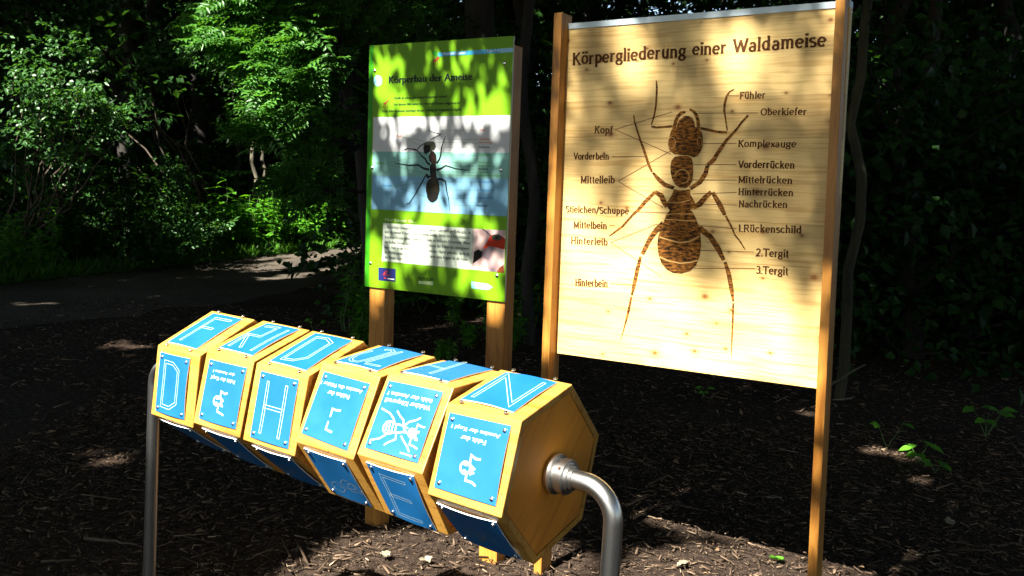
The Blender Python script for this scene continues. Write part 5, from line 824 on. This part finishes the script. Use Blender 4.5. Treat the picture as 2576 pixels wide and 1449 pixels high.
# ---- the ash tree by the path: leaning trunk, drooping sprays of feathered leaves
random.seed(5)
ash = empty('ash_tree', Matrix.Translation(on_ground(945, 640))); ap = ash.location.copy()
tag(ash, 'leaning ash tree with drooping feathered sunlit leaves, left of the green sign', 'tree')
ash.location = (at(935, 500, 9.6).x, at(935, 500, 9.6).y, 0); ap = ash.location.copy(); b = MB()
tp = [Vector((ap.x + .1, ap.y, -.1))] + [at(x, y, D_) for x, y, D_ in ((922, 480, 9.6), (911, 361, 9.6), (895, 310, 9.6), (868, 222, 9.5), (872, 120, 9.4), (886, 0, 9.3), (890, -250, 9.2))]
b.tube([p - ap for p in tp], [.105, .095, .09, .085, .08, .075, .07, .05], M['bark'], 12)
sprays = [(555, 50, 8.0, 60), (620, 25, 8.1, 60), (690, 60, 8.2, 70), (770, 30, 8.3, 70), (850, 30, 8.6, 70), (545, 95, 7.8, 40), (620, 105, 7.9, 60), (690, 125, 8.0, 60), (760, 110, 8.1, 60), (830, 130, 8.5, 60), (700, 185, 7.9, 55), (770, 190, 8.1, 60), (840, 200, 8.6, 50),
          (690, 250, 7.9, 50), (745, 265, 8.0, 50), (800, 270, 8.4, 45), (660, 320, 7.8, 30), (700, 330, 7.9, 40), (760, 350, 8.2, 40), (820, 350, 8.6, 45), (840, 420, 8.8, 45), (735, 450, 8.2, 45), (780, 430, 8.3, 45), (790, 490, 8.5, 45), 
          (900, 60, 9.2, 60), (960, 40, 9.6, 70), (1030, 20, 10, 70), (930, -40, 9, 80), (800, -40, 8.4, 80), (660, -40, 8.0, 80), (1100, 55, 10.5, 60), (1000, 75, 10, 40), (880, 300, 9.0, 40)]
parts = []
for px, py, D_, r in sprays:
    c = at(px, py, D_); R_ = r / FPX * D_; n = int(24 + r * .62); j = RNG.integers(1, len(tp) - 1)
    limb(b, tp[min(len(tp) - 1, max(1, 2 + int((360 - py) / 110)))] - ap, c - ap, .018, .005, M['bark'], 6, .2, 5)
    cc = np.array(c - ap); base = cc + RNG.normal(size=(n, 3)) * R_ * np.array([.55, .45, .42])
    out_ = np.array([-.75, -.35, -.12]); d = out_ + RNG.normal(size=(n, 3)) * np.array([.55, .6, .22])
    nr = np.array([0, 0, 1.0]) + RNG.normal(size=(n, 3)) * .22 + np.array([-.1, -.35, 0])
    parts.append(pinnate(base, d, nr, RNG.uniform(.17, .30, n), 6, .072, .026))
b.build('trunk', ash); leaf_obj('crown', parts, M['ash'], ash)

# ---- leafy shrubs left of the path
def shrub(name, base, clumps, m, L, W, label, cat='shrub', dens=1.0, group=None):
    base = Vector(base); t = empty(name, Matrix.Translation(base)); tag(t, label, cat, group); b = MB(); parts = []
    for px, py, D_, r in clumps:
        c = at(px, py, D_) - base; R_ = r / FPX * D_; limb(b, (random.uniform(-.15, .15), random.uniform(-.15, .15), -.05), c, .022, .005, M['twig'], 7, .2, 5)
        parts.append(spray(c, R_ * 1.25, int(dens * (90 + r * 5.5)), L, W, .3, (.2, -.7, .2)))
    b.build('stems', t); leaf_obj('foliage', parts, m, t); return t
shrub('hazel_shrub', on_ground(60, 672), [(40, 170, 12, 70), (120, 190, 12, 80), (170, 240, 11.8, 80), (60, 260, 12, 80), (230, 250, 11.8, 60), (270, 290, 11.7, 50), (330, 300, 11.7, 45), (130, 310, 12, 80), (40, 350, 12, 80), (200, 350, 11.9, 70), (100, 420, 12.6, 60), (180, 440, 12.6, 50), (230, 130, 12.2, 50), (160, 120, 12.2, 50)], M['hazel'], .075, .048, 'sunlit hazel shrub of small oval leaves at the left edge of the forest', 'shrub', .55)
shrub('hazel_shrub', on_ground(440, 655), [(430, 490, 13.5, 40), (450, 560, 13.4, 60), (400, 590, 13.4, 60), (480, 610, 13.4, 50), (420, 430, 13.7, 40), (350, 600, 13.4, 50), (520, 560, 13.8, 50)], M['hazel'], .07, .045, 'low hazel shrub with one bright tuft, left of the slim pale trunks')
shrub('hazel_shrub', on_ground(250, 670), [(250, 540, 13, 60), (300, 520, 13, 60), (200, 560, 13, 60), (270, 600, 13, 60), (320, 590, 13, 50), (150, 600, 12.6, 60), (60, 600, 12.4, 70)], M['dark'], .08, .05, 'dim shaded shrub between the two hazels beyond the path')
shrub('maple_shrub', on_ground(560, 640), [(330, 130, 16, 60), (360, 180, 16, 50), (300, 60, 16, 60), (230, 40, 16, 70), (400, 110, 16, 40), (100, 30, 16, 80), (20, 40, 16, 80), (420, 160, 16, 40)], M['hazel'], .11, .08, 'tall slack maple reaching from the dark at the top left', 'shrub', .8)
# dark trunks and slim pale stems in the wood
def trunk(px, py0, py1, D_, r, label, m, lean=0, name='slim_tree', group=None):
    p = at(px, 640, D_); t = empty(name, Matrix.Translation((p.x, p.y, 0))); tag(t, label, 'tree', group); b = MB(); top = at(px + lean, py0, D_)
    limb(b, (0, 0, -.1), top - Vector((p.x, p.y, 0)), r, r * .8, m, 12, .06 if r > .045 else .07, 12); b.build('trunk', t)
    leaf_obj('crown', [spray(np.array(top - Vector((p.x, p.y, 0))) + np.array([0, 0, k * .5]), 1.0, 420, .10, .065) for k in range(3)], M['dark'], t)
trunk(495, -420, 640, 21, .26, 'thick dark trunk standing in the shadow between shrub and ash tree', M['bark'])
trunk(322, -400, 640, 16, .13, 'dark straight trunk at the top left, behind the maple', M['bark'], 4)
trunk(395, -380, 640, 19, .12, 'faint trunk deep in the wood at the left', M['bark'], -10)
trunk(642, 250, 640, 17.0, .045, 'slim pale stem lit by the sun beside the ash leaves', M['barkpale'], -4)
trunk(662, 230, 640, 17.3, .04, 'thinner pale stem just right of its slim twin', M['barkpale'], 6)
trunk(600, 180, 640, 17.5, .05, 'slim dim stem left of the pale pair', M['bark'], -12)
trunk(2140, -420, 1010, 6.9, .042, 'young mossy trunk right of the wooden board, a bare branch at its foot', M['mossbark'], 75, 'young_tree')
trunk(2370, -380, 900, 13, .10, 'dark trunk at the right in deep shade', M['bark'], -30)
trunk(2530, -380, 900, 14, .13, 'black trunk at the far right edge of the wood', M['bark'], 10)
trunk(1345, -300, 760, 8.6, .06, 'dim trunk between the green sign and the wooden board', M['bark'], -14)
b = MB(); limb(b, at(2075, 975, 6.7), at(2176, 917, 6.7), .011, .006, M['barkpale'], 6, .1, 6); tag(b.build('bare_branch'), 'bare dead branch sticking up at the foot of the young trunk', 'branch')

# ---- herbs, verge, seedlings
def herb_kind(seed, h, n, L, W, m):
    r = random.Random(seed); t = empty('bank_herb'); b = MB(); C, D_, Nn, T = [], [], [], []
    for s in range(n):
        a = r.uniform(0, 6.28); q = r.uniform(0, .16); x, y = math.cos(a) * q, math.sin(a) * q; hh = h * r.uniform(.6, 1.1); lean = Vector((r.uniform(-.15, .15), r.uniform(-.25, .1), 1)) * hh
        limb(b, (x, y, 0), (x + lean.x, y + lean.y, hh), .005, .002, M['stem'], 4, .2, 5)
        for k in range(9):
            z = .2 + .8 * k / 8
            for e in range(3):
                g_ = r.uniform(0, 6.28); C.append((x + lean.x * z, y + lean.y * z, hh * z)); D_.append((math.cos(g_), math.sin(g_), r.uniform(-.3, .35))); Nn.append((r.uniform(-.3, .3), r.uniform(-.4, .2), 1)); T.append(r.random())
    n_ = len(C); b.build('stems', t); leaf_obj('leaves', [oval_leaves(C, D_, Nn, L * RNG.uniform(.6, 1.2, n_), W, T)], m, t); return t
herbs = [herb_kind(1, .55, 7, .11, .045, M['herb']), herb_kind(2, .38, 8, .10, .05, M['herb']), herb_kind(3, .75, 6, .13, .04, M['herb']), herb_kind(4, .28, 9, .07, .05, M['herb'])]
for k in herbs: tag(k, 'leafy green herb on the bank along the far edge of the path', 'herb', 'green herbs on the bank beyond the path')
pos = []
random.seed(77)
for i in range(210):
    t = random.random() ** .55; y = 9.5 + t * 10.0; x = path_x(y, pfar) - .25 - random.random() ** 1.3 * 2.4; pos.append((x, y))
for i in range(70): y = random.uniform(8.6, 14.5); pos.append((path_x(y, pfar) - .15 - random.random() ** 1.4 * 1.6, y))
for i in range(26): pos.append((random.uniform(-3.2, -.6) + 0, random.uniform(10.2, 12.5)) if False else (random.uniform(-1.5, .8), random.uniform(7.6, 11.5)))
for i, (x, y) in enumerate(pos):
    k = herbs[i % 4]; lab = None if i < 280 else 'leafy green herb in the gap behind the green sign'; gr = None if i < 280 else 'green herbs behind the signs'
    if k.name not in used: used.add(k.name); k.location = (x, y, 0)
    else: copy_thing(k, (x, y, 0), random.uniform(0, 6), random.uniform(.7, 1.35) * (.8 if i >= 280 else 1.35 if y > 13.5 else .9), lab, gr)
n = 9000; y = 8.5 + RNG.random(n) * 11; xf = np.array([path_x(q, pfar) for q in y]); x = xf - np.abs(RNG.normal(0, .35, n)) + .12
h_ = RNG.uniform(.08, .28, n); d = rnd_dir(n, 2.2)
o = leaf_obj('verge_grass', [leaf_arrays(np.stack([x, y, np.zeros(n)], 1), d, rnd_dir(n), h_, .012, RNG.random(n), .3)], M['grass']); tag(o, 'grass growing along the far edge of the path', 'grass', None, 'stuff')
def seedling(px, py, n, L, label, h=.12, W=None):
    p = on_ground(px, py); t = empty('seedling', Matrix.Translation(p)); tag(t, label, 'seedling'); b = MB(); C, D_, Nn = [], [], []
    for k in range(n):
        a = 6.28 * k / n + random.uniform(-.4, .4); e = Vector((math.cos(a) * h * .5, math.sin(a) * h * .5, h * random.uniform(.7, 1.2))); limb(b, (0, 0, 0), e, .003, .0015, M['stem'], 4, .1, 5)
        for q in range(2): C.append(tuple(e)); D_.append((math.cos(a + q * 1.8 - .9), math.sin(a + q * 1.8 - .9), random.uniform(-.2, .25))); Nn.append((random.uniform(-.2, .2), -.35, 1))
    b.build('stem', t); leaf_obj('leaves', [oval_leaves(C, D_, Nn, L * RNG.uniform(.7, 1.2, len(C)), W or L * .62, RNG.uniform(.5, 1, len(C)))], M['herb'], t)
seedling(2232, 1128, 2, .075, 'small seedling with paired leaves right of the wooden board, nearest its post', .16)
seedling(2310, 1165, 3, .085, 'bright seedling with broad leaves on the dark ground at the right', .10)
seedling(2352, 1190, 2, .09, 'lowest bright seedling of the right-hand pair', .06)
seedling(790, 835, 3, .06, 'thin seedling beside the left post of the green sign', .14)
seedling(1000, 800, 6, .08, 'leafy seedling under the green sign near its left post', .20)
seedling(1060, 790, 6, .08, 'leafy seedling under the middle of the green sign', .18)
seedling(905, 830, 5, .05, 'small leafy seedling touching the left post of the green sign', .10)
seedling(1770, 1000, 4, .05, 'tiny seedling beneath the wooden board', .07)
seedling(2480, 1100, 5, .10, 'dim seedling in the shade at the far right', .18)

# ---- bark mulch, twigs and fallen leaves
def chips(n, x0, x1, y0, y1, lmin, lmax, big=0.0):
    x = RNG.uniform(x0, x1, n); y = RNG.uniform(y0, y1, n); L = lmin + (lmax - lmin) * RNG.random(n) ** 2.8; W = np.clip(L * RNG.uniform(.07, .24, n), .002, .011); T = RNG.uniform(.001, .004, n)
    a = RNG.uniform(0, 2 * np.pi, n); p = RNG.normal(0, .16, n); d = np.stack([np.cos(a) * np.cos(p), np.sin(a) * np.cos(p), np.sin(p)], 1); s = unit(np.stack([-np.sin(a), np.cos(a), RNG.normal(0, .25, n)], 1)); nn = np.cross(d, s)
    c = np.stack([x, y, .003 + np.abs(d[:, 2]) * L * .5 + RNG.random(n) * .012], 1); k = (d * (L / 2)[:, None], s * (W / 2)[:, None], nn * (T / 2)[:, None]); vs = []
    for sx, sy, sz in ((-1,-1,-1),(1,-.6,-1),(1,.6,-1),(-1,1,-1),(-1,-1,1),(1,-.6,1),(1,.6,1),(-1,1,1)): vs.append(c + k[0] * sx + k[1] * sy + k[2] * sz)
    v = np.stack(vs, 1).reshape(-1, 3); f = np.array([3,2,1,0, 4,5,6,7, 0,1,5,4, 1,2,6,5, 2,3,7,6, 3,0,4,7]); idx = (np.arange(n)[:, None] * 8 + f).ravel()
    return v, idx, np.repeat(np.clip(RNG.beta(1.6, 2.2, n), 0, 1), 8)
v, i, t = merge([chips(700, -3.0, 3.8, 2.7, 7.5, .06, .22), chips(42000, -2.6, 3.6, 2.7, 6.0, .006, .055), chips(13000, -4.6, 5.5, 6.0, 10.0, .015, .07)])
tag(link('bark_mulch', fast_mesh('bark_mulch', v, 4, i, M['chip'], t)), 'dark shredded bark mulch covering the clearing', 'mulch', None, 'stuff')
n = 700; x = RNG.uniform(-4, 4.5, n); y = RNG.uniform(2.8, 10, n)
o = leaf_obj('leaf_litter', [leaf_arrays(np.stack([x, y, RNG.uniform(.012, .03, n)], 1), rnd_dir(n, 0, .15), rnd_dir(n, 2.5), RNG.uniform(.02, .06, n), RNG.uniform(.010, .028, n), RNG.random(n), .3)], M['deadleaf']); tag(o, 'dry brown leaves scattered over the mulch', 'leaf litter', None, 'stuff')
def fallen(px, py, L, W, m, a, label):
    p = on_ground(px, py, .014); r = random.Random(px); b = MB(); n = 9; rows = []
    for i in range(n + 1):      # an irregular, lobed and curled blade
        t = i / n; w = W * .5 * math.sin(math.pi * min(1, t * .92 + .06)) ** .8 * (1 + (.05 if m is M['herb'] else .35) * math.sin(t * 19 + px)) ; z = .05 * L * math.sin(t * 5 + px)
        for k in (-1, -.5, 0, .5, 1): rows.append((L * (t - .5) + abs(k) * .12 * L, w * k * (1 + r.uniform(-.15, .15)), .012 + z + W * .2 * k * k * r.uniform(.6, 1.3)))
    b.add(rows, [(i*5+k, i*5+k+1, i*5+k+6, i*5+k+5) for i in range(n) for k in range(4)], m, True); b.tube([(L * .48, 0, .012), (L * .8, .1 * W, .004)], .0012, m, 5)
    at_ = None; me = b.mesh('fallen_leaf'); q = me.attributes.new('tone', 'FLOAT', 'POINT'); q.data.foreach_set('value', [.7] * len(me.vertices))
    o = link('fallen_leaf', me); o.location = p; o.rotation_euler = (r.uniform(-.2, .2), r.uniform(-.2, .2), a); tag(o, label, 'leaf')
fallen(1945, 1258, .075, .035, M['paleleaf'], .1, 'pale grey fallen leaf lying left of the right board post')
fallen(1075, 1418, .06, .05, M['paleleaf'], 2, 'white crumpled fallen leaf on the sunlit mulch under the puzzle')
fallen(965, 1403, .05, .04, M['paleleaf'], 1, 'pale fallen leaf in the sunlight left of the white one')
fallen(1715, 1425, .06, .03, M['paleleaf'], .6, 'pale fallen leaf in the sun right of the bent steel leg')
fallen(1950, 1412, .07, .045, M['herb'], .3, 'green fallen leaf in the sun before the right board post')
fallen(1545, 1275, .06, .03, M['deadleaf'], .2, 'tan fallen leaf behind the bend of the steel leg')
fallen(1800, 1235, .05, .05, M['deadleaf'], 1.2, 'yellow brown fallen leaf in the shade under the wooden board')
fallen(2390, 1320, .06, .04, M['paleleaf'], 1.5, 'pale fallen leaf on the dark ground at the far right')
def stick(x0, y0, x1, y1, r, label):
    b = MB(); limb(b, on_ground(x0, y0, .02), on_ground(x1, y1, .02), r, r * .5, M['barkpale'], 7, .1, 6); tag(b.build('stick'), label, 'stick')
stick(212, 1353, 345, 1370, .007, 'long dry stick on the dark ground at the lower left')
stick(105, 1412, 190, 1408, .005, 'short dry stick lying at the bottom left corner')
